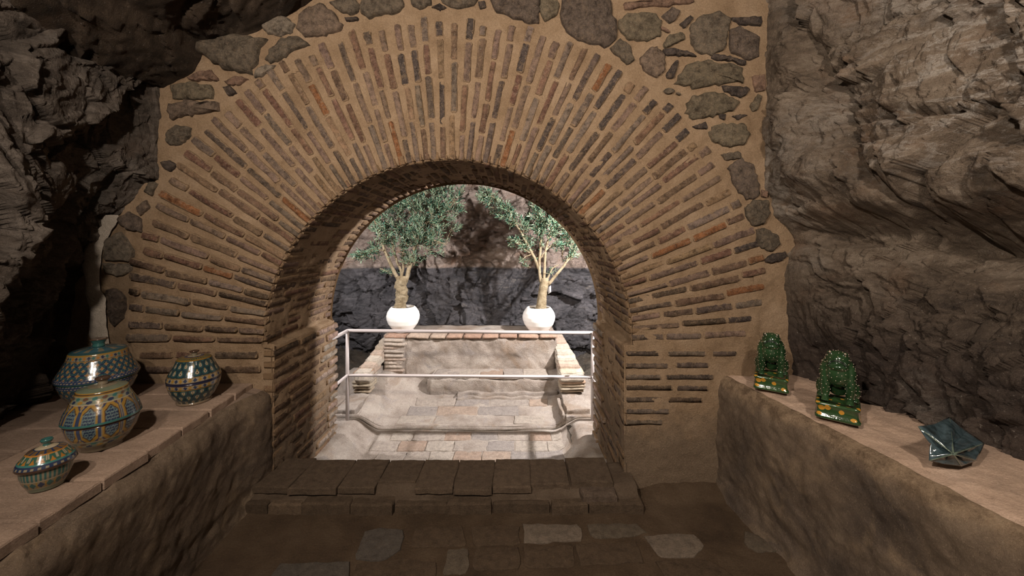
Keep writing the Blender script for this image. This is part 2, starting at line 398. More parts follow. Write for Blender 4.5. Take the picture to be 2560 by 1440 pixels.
# ---- wall_back: the masonry above and beside the arch
xs = np.linspace(-3.1, 2.1, 400); zs = np.linspace(-.3, 3.75, 320)
X, Z = np.meshgrid(xs, zs, indexing='ij'); R = np.hypot(X-AX, Z-AZ)
P = np.stack([X, 0*X+.006, Z], -1)
c0 = R[:-1, :-1]; zc = Z[:-1, :-1]; xc = X[:-1, :-1]
keep = ~(((c0 < RO-.09) & (zc > AZ-.02)) | ((xc > JL-.5) & (xc < JR+.2) & (zc <= AZ-.02)))
wall = sheet('wall_back', P, lambda p: 1.3*lump(p)-.004+.010*fbm(p*3, 2, 5), M_mortar, sgn=1, mask=keep)
tag(wall, 'rubble masonry wall of grey stones in tan mortar around the brick arch', kind='structure')
# back side and top of that wall
th = np.linspace(PI, 0, 60); ring = [(AX+1.12*math.cos(t), AZ+1.12*math.sin(t)) for t in th]
inner = [(JL-.02, -.4)]+[(JL-.02, ZS)]+ring+[(JR+.02, ZS), (JR+.02, -.4)]
outer = []
for x, z in inner:
    if z <= -.3: outer.append((-3.1 if x < AX else 2.1, -.4))
    else:
        t = math.atan2(z-AZ, x-AX); k = min((2.1-AX)/max(1e-6, math.cos(t)) if math.cos(t) > 0 else (3.1+AX)/max(1e-6, -math.cos(t)), (3.75-AZ)/max(1e-6, math.sin(t)) if math.sin(t) > 0 else 99)
        outer.append((AX+k*math.cos(t), AZ+k*math.sin(t)))
V = []; Fc = []
for (a, b), (c, d) in zip(inner, outer): V += [(a, TH, b), (c, TH, d)]
for i in range(len(inner)-1): Fc.append((2*i, 2*i+1, 2*i+3, 2*i+2))
o = mk('wall_core', V, Fc, M_mortar, wall, smooth=False)
STONES = [  # outline on the photograph's wall face, colour, bulge
 ([(478,112),(530,103),(590,92),(640,95),(668,105),(645,130),(640,160),(625,187),(590,182),(545,165),(510,140),(482,128)], 'g', .10),
 ([(660,55),(685,40),(715,42),(738,60),(728,80),(700,93),(672,85),(655,70)], 'w', .05),
 ([(745,42),(765,20),(805,10),(830,25),(857,62),(845,80),(800,90),(760,94),(742,72)], 'b', .05),
 ([(665,150),(680,120),(700,100),(735,88),(775,112),(745,122),(700,150),(670,158)], 'g', .04),
 ([(825,5),(880,-8),(900,12),(890,32),(870,34),(845,28)], 'g', .03),
 ([(902,8),(920,-20),(1000,-25),(1012,18),(985,32),(940,38),(915,43),(902,30)], 'g', .05),
 ([(1018,-20),(1075,-20),(1078,12),(1050,24),(1030,15)], 'g', .04),
 ([(1090,-25),(1200,-25),(1185,15),(1150,20),(1110,12)], 'g', .04),
 ([(1228,0),(1235,-30),(1345,-30),(1350,20),(1345,55),(1330,62),(1290,45),(1245,30)], 'm', .04),
 ([(1350,0),(1385,-10),(1400,12),(1392,38),(1362,52),(1350,30)], 'o', .025),
 ([(1405,0),(1410,-30),(1510,-30),(1545,70),(1540,100),(1520,116),(1480,110),(1440,95),(1412,75),(1403,40)], 'm', .06),
 ([(1525,120),(1550,97),(1572,110),(1587,150),(1570,163),(1545,142)], 'g', .03),
 ([(1548,50),(1570,35),(1640,32),(1655,60),(1650,90),(1610,103),(1570,95),(1548,70)], 'o', .03),
 ([(1655,40),(1680,17),(1700,28),(1690,50),(1672,58)], 'm', .025),
 ([(1700,60),(1725,38),(1735,45),(1712,70)], 's', .015),
 ([(1658,108),(1670,88),(1705,80),(1715,95),(1690,108),(1665,120)], 'o', .018),
 ([(1660,122),(1690,120),(1720,130),(1745,140),(1690,138),(1662,135)], 's', .018),
 ([(1730,60),(1750,38),(1800,30),(1825,45),(1820,90),(1812,125),(1780,138),(1745,130),(1725,100)], 'g', .03),
 ([(1830,45),(1905,42),(1903,66),(1850,60)], 's', .025),
 ([(1826,74),(1850,66),(1900,90),(1895,145),(1870,150),(1826,128)], 'm', .03),
 ([(1780,136),(1820,140),(1866,152),(1862,165),(1835,152),(1782,147)], 's', .018),
 ([(1690,210),(1710,170),(1735,150),(1775,152),(1825,160),(1858,170),(1855,205),(1790,212),(1740,218)], 'o', .03),
 ([(1600,150),(1615,125),(1640,115),(1662,140),(1662,180),(1640,193),(1612,178)], 'b', .03),
 ([(1668,180),(1690,150),(1697,152),(1685,195),(1668,193)], 's', .018),
 ([(1805,215),(1870,218),(1876,228),(1850,245),(1810,228)], 's', .018),
 ([(1718,260),(1725,245),(1775,230),(1800,232),(1850,250),(1845,270),(1790,290),(1730,297),(1716,280)], 'o', .03),
 ([(1875,265),(1895,235),(1905,240),(1895,275),(1880,278)], 'o', .018),
 ([(1772,330),(1790,310),(1860,308),(1875,335),(1860,358),(1820,368),(1785,352)], 'o', .03),
 ([(1732,315),(1765,305),(1770,322),(1740,322)], 's', .015), ([(1798,285),(1815,285),(1812,300),(1800,296)], 's', .012),
 ([(1830,290),(1850,286),(1870,288),(1845,300)], 's', .012), ([(1805,385),(1850,378),(1855,395),(1815,402)], 'g', .015),
 ([(1822,420),(1850,395),(1880,410),(1900,460),(1898,490),(1870,500),(1845,475),(1828,440)], 'm', .025),
 ([(1862,520),(1885,500),(1920,500),(1925,535),(1910,560),(1885,565),(1868,545)], 'g', .03),
 ([(1890,575),(1910,568),(1945,590),(1950,610),(1930,630),(1905,622),(1892,600)], 'g', .03),
 ([(1912,650),(1930,635),(1965,628),(1968,640),(1945,655),(1915,658)], 's', .03),
 ([(1905,475),(1920,478),(1918,495),(1905,492)], 'r', .012), ([(1880,190),(1912,185),(1915,225),(1890,230)], 'r', .012),
 ([(1560,6),(1640,-6),(1735,-10),(1735,8),(1640,14),(1562,20)], 'r', .02),
 ([(428,212),(480,205),(530,215),(530,245),(480,250),(430,245)], 'o', .03),
 ([(422,262),(470,250),(545,257),(548,275),(500,285),(430,298),(420,285)], 'b', .035),
 ([(418,330),(440,312),(475,318),(475,340),(450,362),(425,365),(415,350)], 'g', .03),
 ([(403,405),(425,400),(442,412),(425,430),(408,420)], 's', .03),
 ([(470,196),(495,180),(530,176),(545,200),(480,202)], 'r', .03), ([(562,205),(590,190),(622,195),(602,212),(570,214)], 'r', .03),
 ([(558,218),(575,214),(590,232),(570,240)], 's', .025), ([(640,175),(670,162),(690,165),(655,190),(635,195)], 'w', .03),
 ([(362,480),(380,450),(395,460),(378,490)], 'g', .03),
 ([(290,545),(320,530),(355,545),(352,580),(320,575),(300,560)], 'm', .03),
 ([(262,600),(300,580),(332,625),(325,655),(260,650)], 'w', .035), ([(256,657),(325,662),(325,680),(300,692),(262,680)], 'w', .03),
 ([(268,725),(290,722),(310,745),(305,800),(285,820),(270,790)], 'm', .03),
 ([(340,520),(365,498),(372,520),(350,540)], 'b', .02), ([(1195,5),(1212,2),(1215,18),(1200,22)], 's', .012),
 ([(1078,18),(1100,10),(1118,20),(1100,26)], 's', .02), ([(862,45),(895,42),(895,50),(865,52)], 's', .015),
]
SCOL = {'g': (.16, .130, .098), 'w': (.28, .235, .185), 'b': (.20, .148, .112), 'm': (.15, .116, .094), 'o': (.19, .155, .108), 's': (.085, .068, .06), 'r': (.26, .165, .12)}
for i, (poly, c, bl) in enumerate(STONES):
    q = [wl(*p) for p in poly]; cc = SCOL[c]; f = random.uniform(.88, 1.12)
    stone('stone', q, wall, M_stone, tuple(k*f for k in cc), bulge=bl*.6, seed=i, n=22 if len(poly) < 7 else 34)
# small chips that fill the mortar
for i in range(46):
    a = random.uniform(8, 70); rr = random.uniform(2.09, 2.6); x = AX+rr*math.cos(math.radians(a)); z = AZ+rr*math.sin(math.radians(a))
    if x > 1.56 or z > 3.1: continue
    px, py = 1280+x*400, HZ-(z-CH)*400
    if any(min(p[0] for p in s[0])-6 < px < max(p[0] for p in s[0])+6 and min(p[1] for p in s[0])-6 < py < max(p[1] for p in s[0])+6 for s in STONES): continue
    s_ = random.uniform(.010, .028)
    stone('stone_chip', [(x+s_*1.4*math.cos(t+i), z+s_*.8*math.sin(t)) for t in np.linspace(0, 2*PI, 7)[:-1]], wall, M_stone, SCOL[random.choice('sgrb')], bulge=.008, base=.006, seed=i+90, n=10)
# ---- brick_arch
ta = np.radians(np.linspace(183, -3, 620)); ra = np.linspace(RI, RO+.03, 84)
T, Rr = np.meshgrid(ta, ra, indexing='ij')
P = np.stack([AX+Rr*np.cos(T), 0*T-.001, AZ+Rr*np.sin(T)], -1)
def ringd(p):
    r = np.hypot(p[..., 0]-AX, p[..., 2]-AZ); e = ss(RO+.03, RO-.10, r+.06*fbm(p*6, 3, 2))
    return lump(p)-.006*e-.026*(1-e)-.015*ss(RI+.03, RI, r)
N_ = normals(P); sg = -1 if N_[5, 5, 1] > 0 else 1
arch = sheet('brick_arch', P, ringd, M_mortar, sgn=sg)
tag(arch, 'wide round arch of thin radiating red and grey bricks in tan mortar', 'arch')
# lower faces beside the jambs
def facepanel(x0, x1, z0, z1):
    X, Z = np.meshgrid(np.linspace(x0, x1, int((x1-x0)/.012)), np.linspace(z0, z1, int((z1-z0)/.012)), indexing='ij')
    P = np.stack([X, 0*X-.001, Z], -1)
    sheet('pier_face', P, lambda p: lump(p)-.008*ss(0,-.5,p[..., 0])-.02*ss(1.5, 1.78, p[..., 0]), M_mortar, arch)
facepanel(-2.35, JL, .0, AZ-.01); facepanel(JR, 1.85, -.02, AZ-.01)
# reveal, swept along the depth
prof = [(JL, -.32), (JL, ZS-.03), (JL-.004, ZS), (AX-RI-.008, ZS+.012), (AX-RI, ZS+.05)]
prof += [(AX+RI*math.cos(t), AZ+RI*math.sin(t)) for t in np.radians(np.linspace(176, 4, 90))]
prof += [(AX+RI, ZS+.05), (AX+RI+.008, ZS+.012), (JR+.004, ZS), (JR, ZS-.03), (JR, -.32)]
pr = interp_path(prof, 470); ys = np.linspace(-.006, TH+.01, 64)
P = np.stack([pr[:, None, 0]+0*ys, 0*pr[:, None, 0]+ys, pr[:, None, 1]+0*ys], -1)
def revd(p):
    e = np.minimum(np.abs(p[..., 1]), np.abs(p[..., 1]-TH)); return 1.5*lump(p)+.004*fbm(p*18, 3, 4)-.014*np.exp(-e/.02)
N_ = normals(P); sg = 1 if N_[5, 5, 0] > 0 else -1
sheet('reveal_mortar', P, revd, M_mortar, arch, sgn=sg)
# radial bricks of the face
STEP = 2.65; ang = 179.0; n_f = 0; course = 0
YV = Vector((0, 1, 0))
def put(name, lib, parent, ctr, ax_len, ax_th, nout, L, Tk, D, col):
    """ctr on the face, ax_len along the brick, ax_th its thickness, nout outward normal"""
    yv = -nout; zz = ax_th
    if ax_len.cross(yv).dot(zz) < 0: zz = -zz
    M = frame(ctr, ax_len, yv, zz, L, D, Tk); return piece(name, random.choice(lib), parent, M, col)
while ang > 1.2:
    t0 = ang+random.uniform(-.25, .25); r = RI+random.uniform(-.004, .006)
    ro = RO+random.uniform(-.05, .02)
    if ang < 8: ro -= .2*(8-ang)/8
    first = True
    if course % 2: r_first = random.uniform(.14, .24)
    else: r_first = random.uniform(.24, .32)
    while r < ro-.05:
        L = r_first if first else random.uniform(.19, .33)
        if r+L > ro-.07: L = ro-r
        if L > .36: L = .28
        first = False
        rc = r+L/2; fr = (rc-RI)/(RO-RI)
        tt = math.radians(t0+random.uniform(-.18, .18)); rad = Vector((math.cos(tt), 0, math.sin(tt)))
        lean = math.radians(random.uniform(-.8, .8)); axl = Vector((math.cos(tt+lean), 0, math.sin(tt+lean))); axt = Vector((-math.sin(tt+lean), 0, math.cos(tt+lean)))
        tk = (.034+.014*fr)*random.uniform(.85, 1.12)
        lf = ss(125, 155, ang); rt = ss(60, 35, ang)
        p = .0045+.009*lf+random.uniform(-.003, .004)-.002*rt
        if lf > .5: ws = dict(red=3, brown=3, tan=2.2, mauve=2, orange=.5, grey=.8, slate=.3)
        elif rt > .5: ws = dict(mauve=3, grey=1.2, tan=2.2, red=1.8, slate=1.4, orange=.5, brown=.8)
        else: ws = dict(mauve=4, grey=3, slate=2, red=1.5, orange=.25, tan=.6, brown=.7)
        if ang > 165 or ang < 14: ws = dict(brown=3, dark=2, grey=2, mauve=1.5, slate=1.5, red=.7)
        if fr < .3: ws['grey'] = ws.get('grey', 0)+3; ws['mauve'] = ws.get('mauve', 0)+2
        c = Vector((AX, 0, AZ))+rad*rc; c.y = -p
        put('brick', BR, arch, c, axl, axt, Vector((0, -1, 0)), L-.006, tk, .07, pick(ws)); n_f += 1
        r += L+random.uniform(.004, .013)
    ang -= STEP*random.uniform(.94, 1.06); course += 1
face = [o for o in arch.children if o.name.split('.')[0] == 'brick']
ctrs = np.array([[o.matrix_local[0][3], o.matrix_local[2][3]] for o in face])
for kk, spots_ in (('orange', [(1255, 355), (1000, 350), (1505, 185), (1790, 570), (1680, 620), (1840, 715), (820, 250), (735, 535), (560, 690), (450, 505)]),
                   ('slate', [(1145, 65), (1110, 90), (1000, 190), (1320, 130), (1360, 320), (1620, 260), (1690, 250), (1500, 260), (1655, 300), (1530, 200), (1870, 605), (1120, 260), (1040, 210), (1820, 780), (1700, 340)]),
                   ('red', [(530, 480), (600, 430), (500, 420), (640, 300), (690, 260), (380, 600), (430, 640), (1280, 230), (1340, 250), (1770, 640)])):
    for p_ in spots_:
        i_ = int(((ctrs-np.array(wl(*p_)))**2).sum(1).argmin()); f = random.uniform(.9, 1.15); face[i_].color = (*[k*f for k in PAL[kk]], 1)
# horizontal courses below the springing
rowsL = [(wl(0, 887)[1], -2.33), (wl(0, 922)[1], -2.3)]
for z, x0 in rowsL:
    x = x0
    while x < JL-.1:
        L = random.uniform(.2, .31); L = min(L, JL-x)
        put('brick', BR, arch, Vector((x+L/2, -.008, z+random.uniform(-.004, .004))), Vector((1, 0, 0)), Vector((0, 0, 1)), Vector((0, -1, 0)), L-.01, .045, .07, pick(dict(brown=3, dark=2, red=1, mauve=1))); x += L+.015
for y, xe in ((883, 1842), (913, 1802), (941, 1797), (969, 1770), (998, 1756), (1026, 1700), (1054, 1702)):
    z = wl(0, y)[1]; x = JR+.003; xe = wl(xe, 0)[0]
    while x < xe-.1:
        L = min(random.uniform(.21, .32), xe-x)
        put('brick', BR, arch, Vector((x+L/2, -.0095, z+random.uniform(-.004, .004))), Vector((1, 0, 0)), Vector((0, 0, 1)), Vector((0, -1, 0)), L-.01, .034, .07, pick(dict(slate=3, dark=2, grey=1.5, red=.6))); x += L+random.uniform(.015, .05)
# soffit bricks: courses run along the depth
ang = 178.5; k = 0
while ang > 1:
    tt = math.radians(ang); rad = Vector((math.cos(tt), 0, math.sin(tt))); tn = Vector((-math.sin(tt), 0, math.cos(tt)))
    y = -.005+(0 if k % 2 else -.0); Lf = random.uniform(.12, .3)
    while y < TH-.06:
        L = min(Lf, TH+.012-y); Lf = random.uniform(.22, .31)
        if TH-y-L < .08: L = TH+.012-y
        pr_ = .006+random.uniform(-.004, .006)+(.006 if y+L > TH-.05 else 0)
        c = Vector((AX, y+L/2, AZ))+rad*(RI-pr_+.0035)
        ws = dict(brown=3, tan=2.5, red=1.5, mauve=1.5, dark=1) if ang > 20 else dict(grey=2, brown=2, tan=2, mauve=1)
        put('soffit_brick', BR2, arch, c, Vector((0, 1, 0)), tn, -rad, L-.008, .040, .06, pick(ws)); y += L+.008
    ang -= STEP*random.uniform(.96, 1.04); k += 1
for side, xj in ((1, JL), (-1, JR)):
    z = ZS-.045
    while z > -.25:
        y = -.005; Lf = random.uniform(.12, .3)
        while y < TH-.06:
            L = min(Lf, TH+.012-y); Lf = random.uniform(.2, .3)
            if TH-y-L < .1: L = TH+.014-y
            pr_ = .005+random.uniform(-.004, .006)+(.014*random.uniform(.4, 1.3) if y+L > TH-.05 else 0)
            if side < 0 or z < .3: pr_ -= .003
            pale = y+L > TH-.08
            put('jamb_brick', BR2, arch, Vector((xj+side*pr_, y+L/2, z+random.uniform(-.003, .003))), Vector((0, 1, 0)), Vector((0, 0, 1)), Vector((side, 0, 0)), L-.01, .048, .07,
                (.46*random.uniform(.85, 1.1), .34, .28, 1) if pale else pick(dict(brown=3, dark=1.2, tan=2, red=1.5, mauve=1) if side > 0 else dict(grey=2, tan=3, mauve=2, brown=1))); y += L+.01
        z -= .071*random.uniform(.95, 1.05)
# ---- rock walls of the cave
def rockR():
    ny, nz = 440, 330
    zz = np.linspace(.55, 3.3, nz); yy = np.concatenate([np.linspace(.08, -1.6, 330), np.linspace(-1.61, -3.6, ny-330)])
    Y, Z = np.meshgrid(yy, zz, indexing='ij')
    x0 = np.interp(Z, [.5, .8, .95, 1.15, 1.35, 1.47, 1.53, 1.62, 1.72, 1.9, 3.7], [1.70, 1.76, 1.72, 1.72, 1.71, 1.74, 1.79, 1.74, 1.64, 1.60, 1.59])
    t = np.clip(-Y, 0, 9)
    X = x0+.30*t*(t < 1.6)+(.48+(t-1.6)*.05)*(t >= 1.6)
    # base line of the ledge: rock foot
    X = X+(.12*ss(1.0, 1.5, Z)*ss(.15, .8, t))
    # pixel landmarks on the rock: bulges and clefts as (y, z)
    def L(px, py):
        a = (px-1280)/F; d = (1.68+.31*DW)/(a+.31); return (d-DW, CH+(HZ-py)/F*d)
    def blob(px, py, sy, sz, h, rot=0):
        y, z = L(px, py); dy, dz = Y-y, Z-z; c, s = math.cos(rot), math.sin(rot)
        u = (dy*c+dz*s)/sy; v = (-dy*s+dz*c)/sz; return h*np.exp(-(u*u+v*v)**1.5)
    def cleft(pts, wd, h):
        pts = interp_path([L(*p) for p in pts], 60); wob = .025*fbm(np.stack([Y*3, Z*3, 0*Y], -1), 4, 3)
        D = np.full(Y.shape, 9.)
        for a, b in zip(pts[:-1], pts[1:]):
            d = b-a; tt = np.clip(((Y-a[0])*d[0]+(Z-a[1])*d[1])/(d@d+1e-9), 0, 1)
            D = np.minimum(D, np.hypot(Y-a[0]-tt*d[0], Z-a[1]-tt*d[1]))
        return h*np.exp(-((D+wob).clip(0)/wd)**1.3)
    P = np.stack([X, Y, Z], -1)
    D = rockd(P, .66, 40, 1.0, (1, 1.55, 1.15))
    D += blob(2095, 440, .16, .12, .13)+blob(2420, 250, .34, .42, .10, .3)+blob(2420, 480, .3, .16, .12)
    D += blob(1990, 250, .12, .4, .05)
    D -= blob(2130, 570, .30, .085, .16)+blob(2330, 640, .20, .09, .12)+blob(2060, 900, .16, .12, .05)
    D -= cleft([(1990, 0), (2030, 90), (2095, 200), (2150, 300), (2200, 430), (2250, 500), (2300, 600)], .03, .09)
    D -= cleft([(2180, 310), (2300, 292), (2400, 300), (2560, 290)], .016, .06)
    D -= cleft([(1935, 130), (1990, 110), (2060, 190), (2110, 290)], .014, .03)
    D -= cleft([(1930, 490), (2010, 520), (2120, 490), (2190, 420)], .016, .06)
    D -= cleft([(2380, 1000), (2460, 970), (2560, 985)], .012, .04)+cleft([(2180, 880), (2250, 960), (2300, 1020)], .014, .05)
    D -= cleft([(2130, 700), (2200, 830), (2230, 930)], .014, .05)
    edge = ss(.0, .22, t); D = D*(.18+.82*edge)
    P[..., 0] -= D
    P[..., 2] += .3*D*edge
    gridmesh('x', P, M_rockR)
    o = bpy.data.objects['x']; o.name = 'wall_right'; o.data.name = 'wall_right'; return o
tag(rockR(), 'rough brown natural rock wall above the right ledge', kind='structure')
def rockL():
    nt, nz = 470, 330
    zz = np.linspace(.5, 3.7, nz); keys = {
     #  z : plan curve points (x, y)
     .5:  [(-2.75, .08), (-2.72, -.10), (-2.62, -.30), (-2.42, -.60), (-2.30, -1.0), (-2.3, -1.6), (-2.4, -3.6)],
     .9:  [(-2.78, .08), (-2.76, -.06), (-2.66, -.25), (-2.46, -.55), (-2.26, -.95), (-2.25, -1.6), (-2.4, -3.6)],
     1.3: [(-2.72, .08), (-2.72, -.05), (-2.66, -.22), (-2.42, -.50), (-2.12, -.80), (-2.15, -1.6), (-2.4, -3.6)],
     1.6: [(-2.56, .08), (-2.58, -.04), (-2.60, -.16), (-2.34, -.42), (-2.04, -.74), (-2.1, -1.5), (-2.4, -3.6)],
     1.8: [(-2.40, .08), (-2.39, -.06), (-2.36, -.18), (-2.25, -.34), (-2.05, -.72), (-2.1, -1.5), (-2.4, -3.6)],
     1.95:[(-2.22, .08), (-2.24, -.10), (-2.26, -.20), (-2.22, -.34), (-2.10, -.72), (-2.1, -1.5), (-2.4, -3.6)],
     2.45:[(-2.19, .08), (-2.21, -.08), (-2.24, -.18), (-2.24, -.34), (-2.16, -.80), (-2.2, -1.5), (-2.4, -3.6)],
     3.7: [(-2.15, .08), (-2.15, -.10), (-2.15, -.2), (-2.15, -.4), (-2.2, -.80), (-2.2, -1.5), (-2.4, -3.6)]}
    ts = np.concatenate([np.linspace(0, .55, 330), np.linspace(.552, 1, nt-330)])
    zk = sorted(keys); C = []
    for z in zk:
        q = np.array(keys[z]); s = np.array([0, .07, .15, .30, .48, .68, 1]); C.append(np.stack([np.interp(ts, s, q[:, 0]), np.interp(ts, s, q[:, 1])], -1))
    C = np.array(C); C = np.stack([smooth1(c, 30) for c in C])
    X = np.stack([np.interp(zz, zk, C[:, i, 0]) for i in range(nt)]); Y = np.stack([np.interp(zz, zk, C[:, i, 1]) for i in range(nt)])
    P = np.stack([X, Y, np.ones((nt, 1))*zz[None]], -1)
    N_ = normals(P); N_ *= np.sign((N_*np.array([1, 0, 0])).sum(-1).mean())
    t = ts[:, None]
    D = rockd(P, .75, 71, 1.05, (1, 1, .8))*(.15+.85*ss(.0, .10, t))
    P = P+N_*D[..., None]
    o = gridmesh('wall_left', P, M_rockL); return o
tag(rockL(), 'craggy dark natural rock wall behind the painted jars', kind='structure')
def ceil():
    X, Y = np.meshgrid(np.linspace(-3.0, 2.6, 380), np.linspace(.1, -3.6, 230), indexing='ij')
    z0 = np.interp(X, [-3, -2.45, -2.2, -2.0, -1.92, -1.6, -1.3, -1.0, -.3, 2.6], [2.40, 2.43, 2.50, 2.62, 2.78, 2.87, 3.03, 3.3, 3.55, 3.6])
    Zc = z0+.13*ss(-.4, -1.6, Y)*ss(-1.2, -2.2, X)+.35*ss(-1.5, -2.3, Y)*ss(-2.6, -1.9, X)
    P = np.stack([X, Y, Zc], -1); N_ = np.array([0, 0, -1.])
    D = rockd(P, .55, 90, .8)*(.2+.8*ss(0, .25, -Y))
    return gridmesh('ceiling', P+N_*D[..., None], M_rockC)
tag(ceil(), 'dark brown natural rock overhang with pale mineral patches', kind='structure')
# ---- plaster strip between rock and wall at the left
rows = np.array([(538, 262, 302), (552, 248, 300), (580, 234, 280), (610, 222, 262), (650, 212, 258), (690, 214, 256), (725, 222, 260), (745, 226, 272), (800, 228, 272), (870, 228, 274)], float)
yy = np.linspace(538, 870, 70); xl = np.interp(yy, rows[:, 0], rows[:, 1]); xr = np.interp(yy, rows[:, 0], rows[:, 2]); t = np.linspace(0, 1, 24)[:, None]
xx = xl*(1-t)+xr*t; P = np.stack([(xx-1280)/400, -.012-.016*np.sin(t*PI)**.5+0*xx, CH+(HZ-yy+0*xx)/400], -1); P[..., 0] += .02*fbm(P*9, 3, 2); P[..., 1] += .006*fbm(P*12, 3, 5)
pp_ = gridmesh('plaster_patch', P, M_white, wall)
# ------------------------------------------------------------------ floor and threshold
X, Y = np.meshgrid(np.linspace(-1.75, 1.9, 260), np.linspace(.02, -3.6, 260), indexing='ij')
P = np.stack([X, Y, 0*X], -1)
fl = sheet('floor', P, lambda p: .006*fbm(p*3, 4, 2)+.004*fbm(p*14, 3, 6)+.05*ss(-.14, .02, p[..., 1])*ss(.75, .95, p[..., 0]), M_floor, sgn=-1)
tag(fl, 'dark earthen floor with worn flat stone slabs', kind='structure')
def floorslab(pts, col, h=.006, z0=0.0):
    c = []
    for px, py in pts:
        d = (CH-z0)*F/(py-HZ); c.append(((px-1280)/F*d, d-DW))
    P = np.array(c); P = interp_path(np.vstack([P, P[:1]]), 21)[:-1]; ctr = P.mean(0); n = len(P)
    P = P+rng.uniform(-.006, .006, P.shape); V = [(x, y, z0-.03) for x, y in P]+[(x, y, z0+h) for x, y in P]+[tuple(ctr+(np.array([x, y])-ctr)*.97)+(z0+h+.0015,) for x, y in P]
    Fc = [tuple(2*n+i for i in range(n))]
    for a in (0, n):
        for i in range(n): Fc.append((a+i, a+(i+1) % n, a+n+(i+1) % n, a+n+i))
    o = mk('stone_slab', V, Fc, M_slab, fl); o.color = (*col, 1)
    bm = bmesh.new(); bm.from_mesh(o.data); bmesh.ops.recalc_face_normals(bm, faces=bm.faces); bm.to_mesh(o.data); bm.free()
G1 = (.25, .20, .155); G2 = (.17, .135, .10); G3 = (.125, .086, .056)
floorslab([(1308, 1312), (1452, 1315), (1455, 1352), (1310, 1362)], G1)
floorslab([(1470, 1313), (1590, 1312), (1622, 1335), (1560, 1345), (1478, 1345)], G2)
floorslab([(1612, 1345), (1660, 1336), (1735, 1340), (1765, 1370), (1735, 1392), (1650, 1398)], G1)
floorslab([(915, 1330), (955, 1322), (1012, 1326), (998, 1380), (960, 1405), (885, 1398)], (.135, .115, .098))
floorslab([(1122, 1378), (1172, 1374), (1170, 1436), (1105, 1440)], G2)
floorslab([(1040, 1322), (1160, 1318), (1165, 1368), (1025, 1372)], G3)
floorslab([(1180, 1318), (1298, 1316), (1300, 1364), (1182, 1368)], G3)
floorslab([(1310, 1370), (1430, 1366), (1440, 1420), (1312, 1424)], G3)
floorslab([(1440, 1362), (1590, 1358), (1612, 1408), (1450, 1416)], G3)
floorslab([(1860, 1330), (1900, 1340), (1950, 1380), (1890, 1382), (1860, 1360)], G2)
floorslab([(700, 1412), (880, 1408), (860, 1500), (640, 1500)], (.14, .12, .10))
floorslab([(890, 1412), (1010, 1400), (1095, 1410), (1080, 1500), (880, 1500)], G3)
floorslab([(1640, 1405), (1760, 1398), (1830, 1440), (1900, 1500), (1690, 1500)], G3)
floorslab([(1190, 1374), (1300, 1372), (1300, 1424), (1180, 1428)], G3)
# threshold
th_ = empty('threshold_step', (0, 0, 0), 'low worn step of flat dark tiles under the arch opening', 'step')
Zt = .118
V = []; 
X, S = np.meshgrid(np.linspace(-1.56, .74, 190), np.linspace(0, 1, 46), indexing='ij')
pp = np.array([(.12, -.25), (.12, .02), (.115, Zt-.010), (.0, Zt-.008), (-.12, Zt-.010), (-.14, Zt-.04), (-.15, .065), (-.185, .06), (-.195, .0), (-.195, -.03)])
q = interp_path(pp, 46); P = np.stack([X, np.broadcast_to(q[None, :, 0], X.shape), np.broadcast_to(q[None, :, 1], X.shape)], -1)
sheet('step_core', P, lambda p: .007*fbm(p*6, 4, 8)+.003*fbm(p*25, 3, 2), M_stepm, th_, sgn=(1 if normals(P)[5, 25, 2] > 0 else -1))
def slabbox(name, parent, x0, x1, y0, y1, z0, z1, col, mat, jit=.006, sk=0, rnd=.012, n=6, seedz=0):
    """worn slab: outline subdivided, rounded top edge; sk shears the far edge in x"""
    out = []
    for k in range(n): t = k/n; out.append((x0+(x1-x0)*t, y0))
    for k in range(3): t = k/3; out.append((x1+sk*t, y0+(y1-y0)*t))
    for k in range(n): t = k/n; out.append((x1+sk+(x0-x1)*t, y1))
    for k in range(3): t = k/3; out.append((x0+sk*(1-t), y1+(y0-y1)*t))
    out = np.array(out); ctr = out.mean(0); m = len(out); j = rng.uniform(-jit, jit, out.shape); out = out+j
    hx, hy = abs(x1-x0)/2, abs(y1-y0)/2
    V = []
    for (f, z) in ((0, z0), (0, z1-rnd), (rnd*.35, z1-rnd*.3), (rnd*1.2, z1)):
        for p in out:
            d = p-ctr; q = ctr+d*np.array([max(.3, 1-f/hx), max(.3, 1-f/hy)]); V.append((q[0], q[1], z+rng.uniform(-.0015, .0015)+seedz*(p[0]-ctr[0])))
    Fc = [tuple(range(3*m, 4*m))]
    for a in (0, m, 2*m):
        for i in range(m): Fc.append((a+i, a+(i+1) % m, a+m+(i+1) % m, a+m+i))
    o = mk(name, V, Fc, mat, parent, smooth=False); o.color = (*col, 1)
    bm = bmesh.new(); bm.from_mesh(o.data); bmesh.ops.recalc_face_normals(bm, faces=bm.faces)
    bm.to_mesh(o.data); bm.free(); return o
ex = [-1.56, -1.30, -1.02, -.80, -.572, -.345, -.114, .112, .345, .60]
tc = (.16, .115, .08)
for i in range(len(ex)-1):
    f = random.uniform(.88, 1.14); yf = -.165+random.uniform(-.012, .02)
    if i in (3,): yf = -.10
    if i in (7, 8): yf = -.13
    slabbox('step_tile', th_, ex[i]+.0015, ex[i+1]-.0015, yf, .13+random.uniform(-.012, .012), Zt-.035, Zt+random.uniform(-.003, .005)+(.015 if i == 8 else 0), tuple(c*f for c in tc), M_slab, .004, sk=random.uniform(-.004, .004), rnd=.006)
x = -1.55
